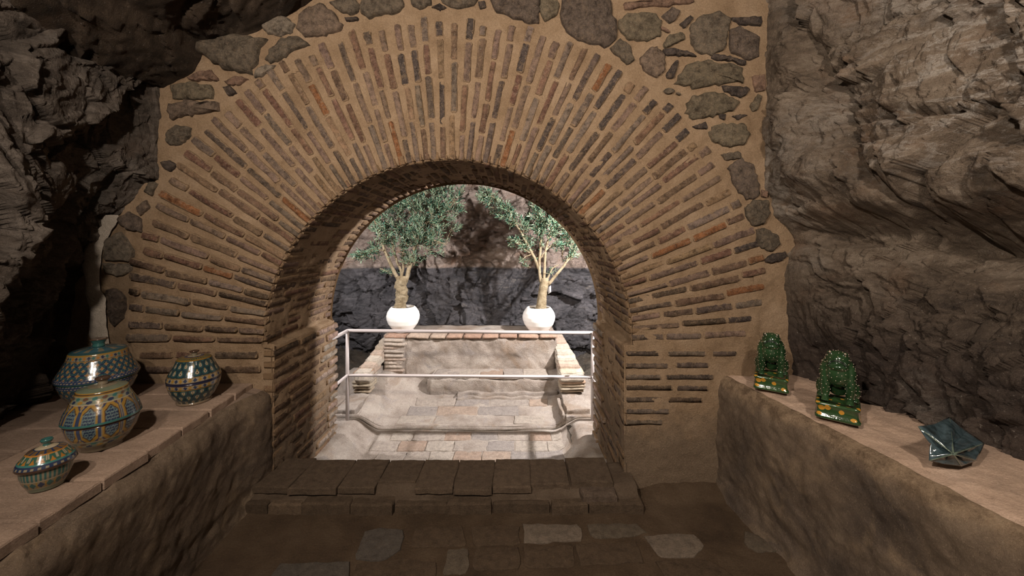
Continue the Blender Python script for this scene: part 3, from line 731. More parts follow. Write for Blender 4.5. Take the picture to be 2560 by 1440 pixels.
for i, (L, c) in enumerate([(.16, .9), (.19, 1.5), (.28, 1), (.25, 1.), (.3, .95), (.26, 1.), (.33, .9), (.22, 1.1), (.31, 1.)]):
    slabbox('step_stone', th_, x, x+L-.004, -.215+random.uniform(-.010, .010), -.08, -.01, .062+random.uniform(-.006, .006), tuple(k*c for k in (.13, .092, .062)), M_slab, .006, rnd=.009); x += L
slabbox('step_stone', th_, .40, .61, -.20, -.05, .05, .105, (.17, .125, .095), M_slab, .008, rnd=.016)
# ------------------------------------------------------------------ ledges
def ledge(name, side, label, ztop, xw, slope, xback, mt):
    root = empty(name, (0, 0, 0), label, 'ledge')
    # local profile: from the back of the top, round the edge, down the face; sweep along -y
    pf = np.array([(1.05, 0), (.5, 0), (.10, -.002), (.045, -.006), (.02, -.02), (.008, -.05), (.0, -.12), (-.004, -.4), (.0, -.62), (-.03, -ztop+.02), (-.07, -ztop-.03)]) if side > 0 else \
         np.array([(1.25, 0), (.6, 0), (.10, -.004), (.045, -.012), (.02, -.03), (.008, -.06), (.0, -.12), (-.004, -.4), (.0, -.55), (-.02, -ztop+.01), (-.05, -ztop-.03)])
    q = interp_path(pf, 190); yy = np.linspace(.05, -3.5, 400)
    xe = xw+slope*np.clip(-yy, 0, 9)+(.065*ss(-.30, -.02, yy) if side < 0 else 0)
    P = np.stack([xe[:, None]+side*q[None, :, 0], yy[:, None]+0*q[None, :, 0], ztop+0*yy[:, None]+q[None, :, 1]], -1)
    sg = 1 if normals(P)[50, 10, 2] > 0 else -1
    topm = (q[:, 0] > .06)
    def dd(p):
        ed = p[..., 2]-ztop; f = ss(-.005, -.03, ed); ez = np.exp(-((ed+.02)/.05)**2)
        st = p*np.array([3, 1.2, 3])
        return (1-f)*(.0035*fbm(p*5, 3, 3))+f*(.022*fbm(p*4.2, 4, 6)+.008*fbm(p*17, 4, 7))-ez*(.014+.022*np.abs(fbm(p*6, 4, 12)))-.03*ss(-ztop+.2, -ztop+.02, ed)*np.abs(fbm(st*3, 3, 8))
    i = topm[:-1] & topm[1:]
    m = np.broadcast_to(i[None, :], (399, 189))
    N_ = normals(P)*sg; Pd = P+N_*dd(P)[..., None]
    gridmesh('ledge_top', Pd, mt, root, mask=m, flip=sg < 0); gridmesh('ledge_face', Pd, M_ledgeF, root, mask=~m, flip=sg < 0)
    return root
LR = ledge('masonry_ledge', 1, 'right plastered masonry ledge carrying the green toads', .7325, 1.285, .128, 0, M_ledgeT)
LL = ledge('masonry_ledge', -1, 'left masonry ledge with slab top carrying the painted jars', .655, -1.565, .113, 0, M_ledgeT2)
ys_ = [.0, -.18, -.385, -.585, -.785, -.98, -1.19, -1.4, -1.62]
for i in range(len(ys_)-1):
    y1, y0 = ys_[i]-.003, ys_[i+1]+.003; x1 = -1.625+.113*(-(y0+y1)/2); f = random.uniform(.93, 1.06)
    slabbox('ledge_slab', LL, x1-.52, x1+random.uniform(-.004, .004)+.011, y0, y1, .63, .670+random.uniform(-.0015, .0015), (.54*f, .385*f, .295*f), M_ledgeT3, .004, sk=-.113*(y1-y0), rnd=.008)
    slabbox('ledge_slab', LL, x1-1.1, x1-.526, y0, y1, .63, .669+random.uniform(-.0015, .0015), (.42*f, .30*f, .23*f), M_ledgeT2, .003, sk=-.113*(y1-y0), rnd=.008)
# ------------------------------------------------------------------ inner chamber
def far():
    X, Z = np.meshgrid(np.linspace(-3.6, 2.9, 430), np.linspace(-.6, 3.9, 300), indexing='ij')
    Yb = 2.95-.16*(X+.4)**2*.5-.55*ss(1.95, 2.7, Z)-.25*ss(1.15, 1.3, Z)*ss(-.2, -1.8, X)*0
    P = np.stack([X, Yb, Z], -1); D = rockd(P, .7, 120, .8, (1, 1, 1.1), .4)
    D += .20*np.exp(-(((X-.1)/.5)**2+((Z-1.5)/.28)**2))-.22*np.exp(-(((X+.15)/.5)**2+((Z-1.92)/.16)**2))
    P[..., 1] -= D; return gridmesh('wall_far', P, M_rockB)
tag(far(), 'dark grey and brown rock face behind the potted olive trees', kind='structure')
Y, Z = np.meshgrid(np.linspace(TH-.02, 3.1, 90), np.linspace(-.6, 3.9, 130), indexing='ij')
for nm, xx, sg, lb in (('wall_inner_left', -2.75, 1, 'left'), ('wall_inner_right', 1.95, -1, 'right')):
    P = np.stack([0*Y+xx, Y, Z], -1); P[..., 0] += sg*rockd(P, .7, 130, 1)
    tag(gridmesh(nm, P, M_rockB), lb+' rock side of the chamber behind the arch', kind='structure')
X, Y = np.meshgrid(np.linspace(-3, 2.2, 130), np.linspace(TH-.02, 3.1, 90), indexing='ij')
P = np.stack([X, Y, 0*X+3.05], -1); P[..., 2] -= rockd(P, .6, 140, 1)
tag(gridmesh('ceiling_inner', P, M_rockB), 'rock ceiling of the chamber behind the arch', kind='structure')
X, Y = np.meshgrid(np.linspace(-3, 2.2, 200), np.linspace(TH-.1, 3.1, 120), indexing='ij')
P = np.stack([X, Y, -.14+.16*ss(1.2, 2.8, Y)+.25*ss(-1.8, -2.6, X)*ss(1, 2, Y)+.2*ss(.9, 1.6, X)], -1)
m = ~((X[:-1, :-1] > -1.5) & (X[:-1, :-1] < .5) & (Y[:-1, :-1] < 2.0))
P[..., 2] += rockd(P, .5, 150, 1.3)-.02
tag(gridmesh('floor_inner', P, M_rockG, mask=m), 'uneven rocky ground around the stone basin', kind='structure')
basin = empty('stone_basin', (0, 0, 0), 'brightly lit stepped stone and plaster basin seen through the arch', 'basin')
BX0, BX1 = -1.47, .50
def bh(X, Y):
    # cross profile flat in the middle, sloping shoulders; groove pair at Y=1.2
    zf = -.235+.035*ss(.9, 1.4, Y)+.10*ss(1.45, 1.95, Y)
    sh_ = -.075+.03*ss(1.2, 1.6, Y)
    l = ss(BX0+.24, BX0+.02, X); r = ss(BX1-.12, BX1+.13, X)
    e = np.maximum(l, r)
    z = zf*(1-e)+sh_*e
    z = z+.12*ss(1.55, 1.98, Y)*ss(-.9, -1.25, X)
    Yg = 1.235-.05*e+.01*np.sin(X*5)
    g = np.exp(-((Y-Yg+.024)/.0085)**2)+np.exp(-((Y-Yg-.024)/.0085)**2)
    z = z-.028*g+.010*np.exp(-((Y-Yg)/.016)**2)
    return z
yl = np.concatenate([np.linspace(.24, 1.12, 90), np.linspace(1.125, 1.31, 75), np.linspace(1.32, 2.12, 90)])
X, Y = np.meshgrid(np.linspace(-1.86, .98, 300), yl, indexing='ij')
P = np.stack([X, Y, bh(X, Y)], -1); P[..., 2] += .006*fbm(P*8, 4, 3)+.009*fbm(P*3, 3, 3)
gridmesh('basin_floor', P, M_basin, basin, mask=~(((X[:-1, :-1] < JL+.0) | (X[:-1, :-1] > JR)) & (Y[:-1, :-1] < TH)), flip=False)
for sg_ in (-1, 1):
    xx = np.linspace(-1.62, .74, 120); e_ = np.maximum(ss(BX0+.24, BX0+.02, xx), ss(BX1-.12, BX1+.13, xx)); yy = 1.235-.05*e_+.01*np.sin(xx*5)+sg_*.024
    pts = [(x, y, float(bh(np.array(x), np.array(y)))+.019) for x, y in zip(xx, yy)]
    V, Fc = tube_vf(pts, .0075, 6); mk('joint_strip', V, Fc, M_dirt, basin)
# floor tiles near the arch
def btile(x0, x1, y0, y1, col):
    n = 5; out = []
    for k in range(n): out.append((x0+(x1-x0)*k/n, y0))
    for k in range(3): out.append((x1, y0+(y1-y0)*k/3))
    for k in range(n): out.append((x1+(x0-x1)*k/n, y1))
    for k in range(3): out.append((x0, y1+(y0-y1)*k/3))
    out = np.array(out)+rng.uniform(-.006, .006, (len(out), 2)); c = out.mean(0); m = len(out)
    zf = lambda p: float(bh(np.array(p[0]), np.array(p[1])))
    V = [(p[0], p[1], zf(p)-.02) for p in out]+[(p[0], p[1], zf(p)+.003) for p in out]+[(*(c+(p-c)*.95), zf(p)+.0052) for p in out]
    Fc = [tuple(range(2*m, 3*m))]
    for a in (0, m):
        for i in range(m): Fc.append((a+i, a+(i+1) % m, a+m+(i+1) % m, a+m+i))
    o = mk('floor_tile', V, Fc, M_basinp, basin); o.color = (*col, 1)
TC = [(.46, .40, .35), (.42, .37, .33), (.46, .36, .29), (.50, .44, .38), (.38, .34, .315), (.44, .33, .26)]
for y0, y1, off in ((.50, .70, .0), (.705, .87, .12), (.875, 1.03, .02), (1.035, 1.165, .15)):
    x = BX0+.22+off
    while x < BX1-.12:
        L = random.choice([.2, .24, .29]); L = min(L, BX1-.05-x)
        if L > .08: btile(x+.003, x+L-.003, y0, y1-.004, random.choice(TC))
        x += L
for y0, y1, off in ((1.30, 1.46, .25), (1.47, 1.62, .3), (1.63, 1.74, .35)):
    x = BX0+.1+off
    while x < BX1-.15:
        L = random.choice([.3, .36, .42]); L = min(L, BX1-.12-x)
        if L > .08 and random.random() < .8: btile(x+.002, x+L-.002, y0, y1-.003, random.choice(TC[:5]))
        x += L
# block helper inside the basin: rounded, noisy
def block(name, parent, x0, x1, y0, y1, z0, z1, mat, col=None, n=20, amp=.008, rnd=.02, seed=0):
    bm = bmesh.new(); bmesh.ops.create_cube(bm, size=1)
    for v in bm.verts: v.co = Vector(((x0+x1)/2+v.co.x*(x1-x0), (y0+y1)/2+v.co.y*(y1-y0), (z0+z1)/2+v.co.z*(z1-z0)))
    bmesh.ops.bevel(bm, geom=bm.edges[:], offset=rnd, segments=2, affect='EDGES')
    mx = max(x1-x0, y1-y0, z1-z0)
    for ax, ext in ((0, x1-x0), (1, y1-y0), (2, z1-z0)):
        k = max(0, int(n*ext/mx)-1); lo = (x0, y0, z0)[ax]; nv = [0, 0, 0]; nv[ax] = 1
        for i in range(1, k+1):
            c = [0, 0, 0]; c[ax] = lo+ext*i/(k+1)
            bmesh.ops.bisect_plane(bm, geom=bm.verts[:]+bm.edges[:]+bm.faces[:], plane_co=c, plane_no=nv)
    co = np.array([v.co for v in bm.verts]); d = np.stack([fbm(co*7+seed, 3, seed+1), fbm(co*7+31, 3, seed+2), fbm(co*7+77, 3, seed+3)], -1)*amp*1.6
    for v, q in zip(bm.verts, d): v.co += Vector(q)
    me = bpy.data.meshes.new(name); bm.to_mesh(me); bm.free(); me.polygons.foreach_set('use_smooth', [True]*len(me.polygons))
    o = link(name, me, parent, mat)
    if col: o.color = (*col, 1)
    return o
block('bench_block', basin, -.93, BX1+.06, 1.80, 2.12, -.3, .075, M_basin, n=60, amp=.016, rnd=.035, seed=5)
block('lower_step', basin, -.62, BX1+.03, 1.72, 1.9, -.3, -.085, M_basin, n=50, amp=.016, rnd=.03, seed=6)
for i, (x0, x1) in enumerate([(-.86, -.60), (-.595, -.36), (-.355, -.10), (-.095, .12), (.125, .40)]):
    slabbox('bench_tile', basin, x0, x1, 1.815, 2.05, .05, .083, TC[(i*2+1) % 6], M_basinp, .006, rnd=.006)
block('back_wall', basin, -1.46, BX1+.02, 2.05, 2.42, -.3, .445, M_basin, n=70, amp=.018, rnd=.03, seed=8)
# brick pier at the left of the back wall
block('pier_core', basin, -1.47, -1.24, 2.012, 2.2, -.1, .44, M_basin, n=30, amp=.006, rnd=.01, seed=17)
z = .05
for i in range(9):
    block('pier_brick', basin, -1.475+random.uniform(-.01, .005), -1.235+random.uniform(-.03, .02), 2.00+random.uniform(-.008, .01), 2.2, z, z+.0415, M_basinp, (.66, .57, .49) if i % 3 else (.62, .5, .42), n=8, amp=.005, rnd=.009, seed=20+i); z += .043
x = -1.47
for i in range(9):
    L = random.uniform(.19, .27); L = min(L, BX1+.04-x)
    if L > .06: block('coping_brick', basin, x, x+L-.012, 2.03+random.uniform(-.01, .01), 2.30, .432, .472, M_basinp, random.choice([(.62, .42, .32), (.66, .52, .42), (.55, .36, .27)]), n=8, amp=.004, rnd=.009, seed=40+i)
    x += L
block('rear_slab', basin, -1.46, BX1+.02, 2.28, 2.62, .40, .466, M_basin, n=30, amp=.008, rnd=.012, seed=9)
# side walls: stepped courses of flat bricks
def sidewall(side):
    w_ = empty('side_wall', (0, 0, 0), None, None); w_.parent = basin
    xi = BX0 if side < 0 else BX1; 
    a, b = (xi-.01, xi-.13) if side < 0 else (xi+.01, xi+.12)
    block('wall_core', w_, min(a, b), max(a, b), 1.62, 2.35, -.2, .15, M_basin, n=40, amp=.012, rnd=.03, seed=11)
    for k in range(7):                                     # thin courses on the front
        z = -.02+k*.032; e = random.uniform(-.015, .015)
        x0, x1 = (xi-.18+e, xi-.0) if side < 0 else (xi+.0, xi+.25+e)
        block('side_brick', w_, x0, x1, 1.585+random.uniform(-.012, .012), 1.80, z, z+.025, M_basinp, random.choice([(.68, .56, .42), (.7, .6, .46), (.6, .42, .3)]), n=10, amp=.006, rnd=.007, seed=60+k+side)
    n = 7
    for k in range(n):                                     # treads climbing to the back
        y0 = 1.57+k*.118; z = .20+k*.036; wd = .17+(.08 if side > 0 else .0)-(.02*k if side > 0 else .012*k)
        x0, x1 = (xi-wd, xi+.005) if side < 0 else (xi-.005, xi+wd)
        block('tread_brick', w_, x0, x1, y0+random.uniform(-.01, .01), y0+.24, z-.10, z+random.uniform(-.006, .006), M_basinp, random.choice([(.72, .62, .50), (.76, .68, .58), (.68, .54, .44)]), n=12, amp=.008, rnd=.013, seed=80+k*3+side)
    return w_
sidewall(-1); sidewall(1)
# inner cheeks and lower shoulders
block('shoulder', basin, -1.72, BX0+.03, 1.18, 1.66, -.3, -.035, M_basin, n=30, amp=.014, rnd=.04, seed=14)
block('shoulder', basin, BX1-.03, .78, 1.18, 1.66, -.3, -.035, M_basin, n=30, amp=.014, rnd=.04, seed=15)
# ------------------------------------------------------------------ railing
rail = empty('metal_railing', (-.4, 1.1, -.08), 'thin grey tubular metal railing across the back of the arch', 'railing')
def rtube(name, pts, r=.0155, seg=14):
    q = [Vector(p)-rail.location for p in pts]; V, Fc = tube_vf(q, r, seg); o = mk(name, V, Fc, M_rail, rail); return o
XL, XR, YR = -1.50, .735, 1.1
rtube('top_rail', [(XL, .78, .742), (XL, YR-.01, .742), (XL+.01, YR, .742), (XR-.01, YR, .722), (XR, YR-.01, .722), (XR, .78, .722)])
rtube('middle_rail', [(XL, .78, .335), (XL, YR-.01, .335), (XL+.01, YR, .335), (XR-.01, YR, .320), (XR, YR-.01, .32), (XR, .78, .320)], .0135)
rtube('post', [(XL, YR, -.10), (XL, YR, .74)]); rtube('post', [(XR, YR, -.10), (XR, YR, .72)])
# ------------------------------------------------------------------ potted olive trees
def potted(loc, label, rz=0):
    root = empty('potted_olive_tree', loc, label, 'potted tree', rz, 'olive trees in white pots')
    pot = lathe('pot', [(.0, .004), (.085, .004), (.10, .010), (.135, .045), (.172, .095), (.192, .15), (.196, .19), (.185, .235), (.160, .275), (.142, .296), (.134, .300), (.127, .296), (.125, .27), (.0, .262)], M_pot, root, 72, 70)
    lathe('saucer', [(.0, 0), (.115, .0), (.128, .012), (.12, .016), (.0, .006)], M_pot, root, 48, 20)
    X, Y = np.meshgrid(np.linspace(.001, .126, 12), np.linspace(0, 2*PI, 40), indexing='ij')
    P = np.stack([X*np.cos(Y), X*np.sin(Y), .272+0*X], -1); P[..., 2] += .008*fbm(P*40, 3, 3)
    gridmesh('soil', P, M_soil, root)
    return root
def leafcloud(root, twigs, seed, scale=1.):
    r = random.Random(seed); V = []; Fc = []; TV = []; TF = []
    for (p0, p1, nl, ll) in twigs:
        p0, p1 = Vector(p0), Vector(p1); ax = p1-p0; L = ax.length; a = ax.normalized()
        side = a.cross(Vector((r.uniform(-1, 1), r.uniform(-1, 1), r.uniform(-.3, .3)))).normalized(); bend = side*L*r.uniform(-.12, .12)
        pts = [p0+ax*t+bend*math.sin(t*PI) for t in (0, .33, .66, 1)]
        v, f = tube_vf(pts, [.0032, .0026, .002, .0012], 4, len(TV)); TV += v; TF += f
        for k in range(nl):
            t = (k+.6)/nl; t = .12+.88*t; q = p0+ax*t+bend*math.sin(t*PI)
            for sgn in (1, -1):
                if r.random() < .1: continue
                phi = k*1.57+r.uniform(-.5, .5); c = (side*math.cos(phi)+a.cross(side)*math.sin(phi))*sgn
                d = (a*r.uniform(.45, 1.05)+c*r.uniform(.6, 1.)+Vector((0, 0, r.uniform(-.12, .3)))).normalized()
                l = ll*r.uniform(.65, 1.2); w = l*r.uniform(.10, .145); n_ = d.cross(Vector((r.uniform(-1, 1), r.uniform(-1, 1), r.uniform(-1, 1)))).normalized(); up = n_.cross(d)*l*.06
                b = len(V); V += [q, q+d*l*.35+n_*w+up, q+d*l*.38-up*.8, q+d*l*.35-n_*w+up, q+d*l*.72+n_*w*.8+up*.6, q+d*l*.72-n_*w*.8+up*.6, q+d*l]
                Fc += [(b, b+1, b+2), (b, b+2, b+3), (b+1, b+4, b+2), (b+2, b+5, b+3), (b+2, b+4, b+6), (b+2, b+6, b+5)]
    o = mk('foliage', V, Fc, M_leaf, root, smooth=False); tag(o, kind='stuff')
    o = mk('twigs', TV, TF, M_bark, root); tag(o, kind='stuff')
def tree(root, dpt, trunk, branches, regions, seed, knot=1.):
    r = random.Random(seed); base = root.location
    g = lambda px, py, dd=0.: at(px, py, dpt+dd)-base
    tp = interp_path([tuple(g(*p[:2])) for p in trunk], 34); rr = np.interp(np.linspace(0, 1, 34), np.linspace(0, 1, len(trunk)), [p[2]*dpt/F for p in trunk])
    V, Fc = tube_vf(tp, rr, 20); V = np.array([tuple(v) for v in V]); ctr = np.repeat(tp, 20, 0)
    nn = V-ctr; f = knot*.30*fbm(V*22, 3, seed)+knot*.12*fbm(V*55, 2, seed)+.04*np.sin(V[:, 2]*260)[:]
    V = ctr+nn*(1+f[:, None]); mk('trunk', V, Fc, M_bark, root)
    BP = []
    for pts, r0, r1 in branches:
        q = interp_path([tuple(g(*p)) for p in pts], 18); q = smooth1(q, 2)+np.array([[r.uniform(-.004, .004) for _ in range(3)] for _ in range(18)])
        V, Fc = tube_vf(q, np.linspace(r0, r1, 18)*dpt/F, 8); mk('branch', V, Fc, M_bark, root); BP.append(q)
    tw = []; bp = np.vstack(BP)
    for (px, py, sx, sy, n, dirx, diry, ll) in regions:
        for _ in range(int(n*.8)):
            a = r.uniform(0, 2*PI); k = math.sqrt(r.random()); dd = r.uniform(-1, 1)*min(.30, sx*.7*dpt/F)
            p1 = g(px+sx*k*math.cos(a), py+sy*k*math.sin(a), dd); dv = np.linalg.norm(bp-np.array(p1), axis=1); j = int(dv.argmin()); src = Vector(bp[j])
            di = Vector((dirx, r.uniform(-.5, .5), diry)); di = (di+(p1-src).normalized()*.9+Vector((r.uniform(-.5, .5), r.uniform(-.5, .5), r.uniform(-.3, .5)))).normalized()
            L = r.uniform(.10, .20); p0 = p1-di*L
            tw.append((p0, p1, r.randint(6, 9), ll))
            if r.random() < .35: tw.append((src, p0, 2, ll))
    leafcloud(root, tw, seed)
    for _ in range(6):
        px, py, sx, sy = r.choice(regions)[:4]; c = g(px+r.uniform(-.8, .8)*sx, py+r.uniform(-.8, .8)*sy, -.15)
        th = lathe('olive', [(0, -.009), (.005, -.007), (.0068, 0), (.005, .007), (0, .009)], M_olive, root, 8, 7, loc=tuple(c))
T1 = potted((at(1008, 700, 4.63).x, 4.63-DW, .474), 'left olive tree in round white pot, thick knotted trunk and dense crown')
tree(T1, 4.63, [(1003, 776, 16), (1001, 755, 14), (1006, 735, 15), (1002, 712, 14), (1006, 697, 15), (1006, 690, 9)],
     [([(998, 705), (985, 680), (975, 655), (962, 628), (955, 605), (940, 560), (928, 520)], 5, 2), ([(1005, 698), (1003, 675), (990, 650), (982, 620), (985, 575), (1000, 530, .1)], 3.5, 1.6),
      ([(1003, 695), (1010, 660), (1004, 620), (1030, 560, .1), (1050, 510, .1)], 3.2, 1.5), ([(1014, 705), (1020, 685), (1026, 655), (1040, 610), (1062, 560), (1100, 520), (1140, 500)], 5.5, 2),
      ([(1040, 610), (1055, 590, -.1), (1085, 600, -.1), (1115, 612, -.1)], 2.4, 1.2), ([(962, 628), (940, 622), (910, 632), (875, 650)], 2.0, 1), ([(980, 690), (965, 675), (950, 672)], 2, 1),
      ([(975, 600, .1), (960, 550, .15), (1000, 490, .2), (1040, 470, .2)], 2.4, 1.4), ([(1062, 560), (1085, 530, .1), (1090, 480, .1)], 2.2, 1.2)],
     [(985, 545, 62, 52, 100, -.3, .8, .05), (1050, 540, 60, 60, 120, .3, .8, .05), (1005, 605, 55, 35, 60, 0, .6, .048), (1090, 540, 48, 45, 62, .8, .6, .05), (1040, 480, 75, 35, 80, 0, .9, .05),
      (1140, 508, 26, 38, 26, .6, .8, .05), (1085, 610, 40, 30, 34, .9, .2, .048), (890, 640, 30, 16, 20, -1, -.2, .05), (938, 610, 25, 25, 18, -.6, .4, .05), (960, 677, 14, 6, 6, -1, .2, .045), (945, 540, 35, 40, 36, -.6, .7, .05), (1105, 470, 60, 25, 36, .4, .8, .05), (1040, 648, 26, 14, 12, .6, .2, .045), (1145, 560, 26, 16, 10, 1, .1, .04)], 5, 1.)
T2 = potted((at(1347, 700, 4.60).x, 4.60-DW, .472), 'right olive tree in round white pot, smooth leaning trunk and sparse crown')
tree(T2, 4.60, [(1352, 781, 15), (1354, 755, 12.5), (1357, 728, 11), (1362, 705, 11), (1361, 695, 9)],
     [([(1352, 705), (1347, 680), (1349, 650), (1352, 610), (1350, 560), (1345, 510)], 4, 1.8), ([(1360, 700), (1361, 670), (1362, 635), (1370, 600), (1385, 570), (1400, 530)], 4, 1.8),
      ([(1347, 672), (1340, 650), (1325, 625), (1310, 595), (1298, 570), (1275, 540), (1255, 520), (1235, 492), (1215, 475)], 4, 1.6), ([(1370, 712), (1385, 693), (1405, 670), (1420, 650), (1434, 632)], 4.6, 2),
      ([(1368, 700), (1375, 680), (1384, 668), (1396, 662)], 3, 1.2), ([(1324, 632), (1308, 620), (1285, 600), (1265, 597)], 2, 1), ([(1352, 645), (1365, 625), (1385, 608)], 2.2, 1.2), ([(1330, 636), (1312, 642), (1300, 658)], 1.6, 1),
      ([(1405, 640, .1), (1410, 610, .1), (1400, 590, .1)], 2, 1), ([(1355, 560), (1375, 530, .15), (1385, 490, .15)], 2, 1), ([(1298, 570), (1320, 540, .1), (1330, 500, .1)], 2, 1)],
     [(1215, 485, 30, 24, 34, -.7, .7, .045), (1250, 520, 32, 26, 38, -.7, .7, .05), (1285, 540, 26, 26, 28, -.5, .7, .052), (1290, 603, 34, 18, 24, -1, .3, .045), (1345, 530, 28, 46, 52, 0, 1, .055), (1385, 550, 38, 42, 74, .3, .8, .055),
      (1420, 590, 32, 26, 46, .6, .5, .052), (1440, 622, 18, 20, 18, .6, .4, .045), (1330, 585, 30, 30, 22, -.2, .8, .045), (1308, 650, 14, 9, 6, -1, 0, .045), (1200, 475, 16, 18, 10, -.6, .7, .04), (1385, 668, 14, 8, 4, .4, .6, .035), (1370, 500, 30, 22, 22, .2, 1, .05)], 9, .25)
tg = mk('paper_tag', [tuple(at(1372, 718, 4.55)-T2.location), tuple(at(1377, 714, 4.52)-T2.location), tuple(at(1378, 730, 4.52)-T2.location), tuple(at(1371, 735, 4.55)-T2.location)], [(0, 1, 2, 3)], M_tag, T2)
tg.modifiers.new('s', 'SOLIDIFY').thickness = .002
# ------------------------------------------------------------------ painted jars
CR = np.array([.40, .335, .23]); BL = np.array([.028, .042, .090]); TE = np.array([.05, .165, .155]); YE = np.array([.36, .21, .045]); ORG = np.array([.45, .19, .035])
BRN = np.array([.075, .04, .026]); GN = np.array([.03, .085, .062]); MA = np.array([.13, .045, .035]); LB = np.array([.15, .21, .22]); DK = np.array([.012, .016, .04])
def lay(C, m, c):
    m = np.clip(m, 0, 1)[..., None]; return C*(1-m)+c*m
def band(z, a, b): return ((z >= a) & (z < b)).astype(float)
def line(z, a, w=.0016): return (np.abs(z-a) < w).astype(float)
def cells(U, z, n, h, z0, off=True):
    v = (z-z0)/h; row = np.floor(v); u = U*n+(.5*(row % 2) if off else 0); return (u % 1)-.5, (v % 1)-.5
def lattice(C, U, z, n, h, z0, m):
    for o in (0, .5):
        u = (U*n+o) % 1-.5; v = ((z-z0)/h+o) % 1-.5
        rr = np.hypot(u, v); C = lay(C, m*((np.abs(rr-.46) < .05)), BL)
        a = np.abs(u)**.62+np.abs(v)**.62
        C = lay(C, m*(a < .54), CR*.75); C = lay(C, m*((np.abs(u)+np.abs(v)) < .15), ORG)
        C = lay(C, m*((np.abs(rr-.36) < .035)), TE*.9)
    return C
def diamonds(C, U, z, n, a, b, bg, cols):
    m = band(z, a, b); C = lay(C, m, bg); u = (U*n) % 1-.5; v = (z-(a+b)/2)/(b-a); k = np.floor(U*n) % len(cols)
    for i, c in enumerate(cols): C = lay(C, m*(np.abs(u)+np.abs(v) < .46)*(k == i), c)
    return C
def vine(C, U, z, n, a, b, bg):
    m = band(z, a, b); C = lay(C, m, bg); v = (z-(a+b)/2)/(b-a); w_ = .22*np.sin(2*PI*U*n)
    C = lay(C, m*(np.abs(v-w_) < .10), CR*.8)
    for i, c in enumerate((YE, TE, BL, BRN*2)):
        u = (U*n*2+i*.5) % 2-1; vv = v-.22*(1 if i % 2 else -1); q = (u*1.6+vv*.9)**2+(vv*2.6-u)**2
        C = lay(C, m*(q < .34), c)
    return C
def base_c(U, c): return np.ones(U.shape+(3,))*c
def jar(loc, label, parts, rz=0):
    root = empty('lidded_jar', loc, label, 'jar', rz, 'painted ceramic jars on the left ledge')
    lid = None
    for nm, prof, paint, mat in parts:
        o = lathe(nm, prof, mat or M_paint, lid if nm == 'knob' else root, 232 if nm != 'knob' else 40, 100 if nm in ('body', 'lid') else 24, paint)
        if nm == 'lid': lid = o
    return root
z0 = .672
# jar 1: big, blue lattice
def p1(U, z, r):
    C = base_c(U, GN*.8+BL*.5); C = lattice(C, U, z, 26, .040, .186, band(z, 0, .29)); 
    C = lay(C, band(z, .135, .185), BL*1.5); u, v = cells(U, z, 64, .011, .135); C = lay(C, band(z, .137, .183)*(np.hypot(u, v) < .27)*(np.abs(z-.16) > .007), CR)
    C = lay(C, band(z, .155, .164), TE); C = diamonds(C, U, z, 44, .272, .292, CR*.75, (ORG, BL, TE)); C = lay(C, line(z, .269)+line(z, .295, .003), YE)
    C = lay(C, ((z > .298) & (r < .10)), TE*.6+BL); C = lay(C, (z > .30)*(np.abs(((U*10) % 1)-.5) < .2)*(r > .04)*(r < .095), CR*.6)
    return C
J = at(247, 920, 2.06)
jar((J.x, 2.06-DW, z0), 'largest jar, blue lattice glaze with teal knob, at the back of the left ledge', [
 ('body', [(0, 0), (.085, 0), (.088, .01), (.108, .05), (.135, .09), (.150, .13), (.154, .155), (.150, .158), (0, .158)], p1, None),
 ('lid', [(.150, .158), (.160, .160), (.162, .168), (.160, .18), (.150, .20), (.134, .235), (.120, .265), (.112, .296), (.106, .305), (.07, .315), (.03, .318), (0, .318)], p1, None),
 ('knob', [(.020, .316), (.026, .322), (.022, .335), (.030, .352), (.036, .356), (.034, .362), (0, .360)], lambda U, z, r: lay(base_c(U, TE*.9), (z > .3555)*(r < .037), BRN*1.3), None)], .3)
def p2(U, z, r):
    C = base_c(U, MA); n = 11
    u = (U*n) % 1-.5; v = (z-.130)/.17
    hexd = np.maximum(np.abs(u)*2.25, np.abs(v)*1.75+np.abs(u)*.75)
    C = lay(C, (np.abs(u) > .44).astype(float), BL*1.6); C = lay(C, (np.abs(np.abs(u)-.45) < .012), CR*.7)
    uu = ((U*n+.5) % 1)-.5; fl_ = (np.hypot(uu*1.3, (np.abs(v)-.40)*2) < .16); C = lay(C, fl_, CR*.8); C = lay(C, (np.hypot(uu*1.3, (np.abs(v)-.40)*2) < .06), YE)
    C = lay(C, (hexd < .98), BL*1.3); C = lay(C, (hexd < .90), YE); C = lay(C, (hexd < .72), BRN); C = lay(C, (hexd < .66), LB)
    a, b = cells(U, z, n*8, .012, 0); C = lay(C, (hexd < .62)*((np.abs(a)*.9+np.abs(b)) < .48), BL)
    C = vine(C, U, z, 9, .208, .236, CR*.45+GN); C = lay(C, line(z, .207)+line(z, .237), CR)
    C = lay(C, band(z, .238, .250), YE*.9); C = lay(C, line(z, .244, .0012), BRN)
    C = vine(C, U, z, 9, .030, .054, CR*.45+GN*.7); C = lay(C, line(z, .055), CR); C = lay(C, band(z, -.01, .029), BRN*1.8+GN*.6)
    C = lay(C, band(z, .126, .134), TE); C = lay(C, band(z, .115, .126), BRN)
    top = (z > .248)&(r < .078); C = lay(C, top, GN+CR*.35); C = lay(C, top*(r < .045), CR*.7)
    return C
J = at(257, 1043, 1.665)
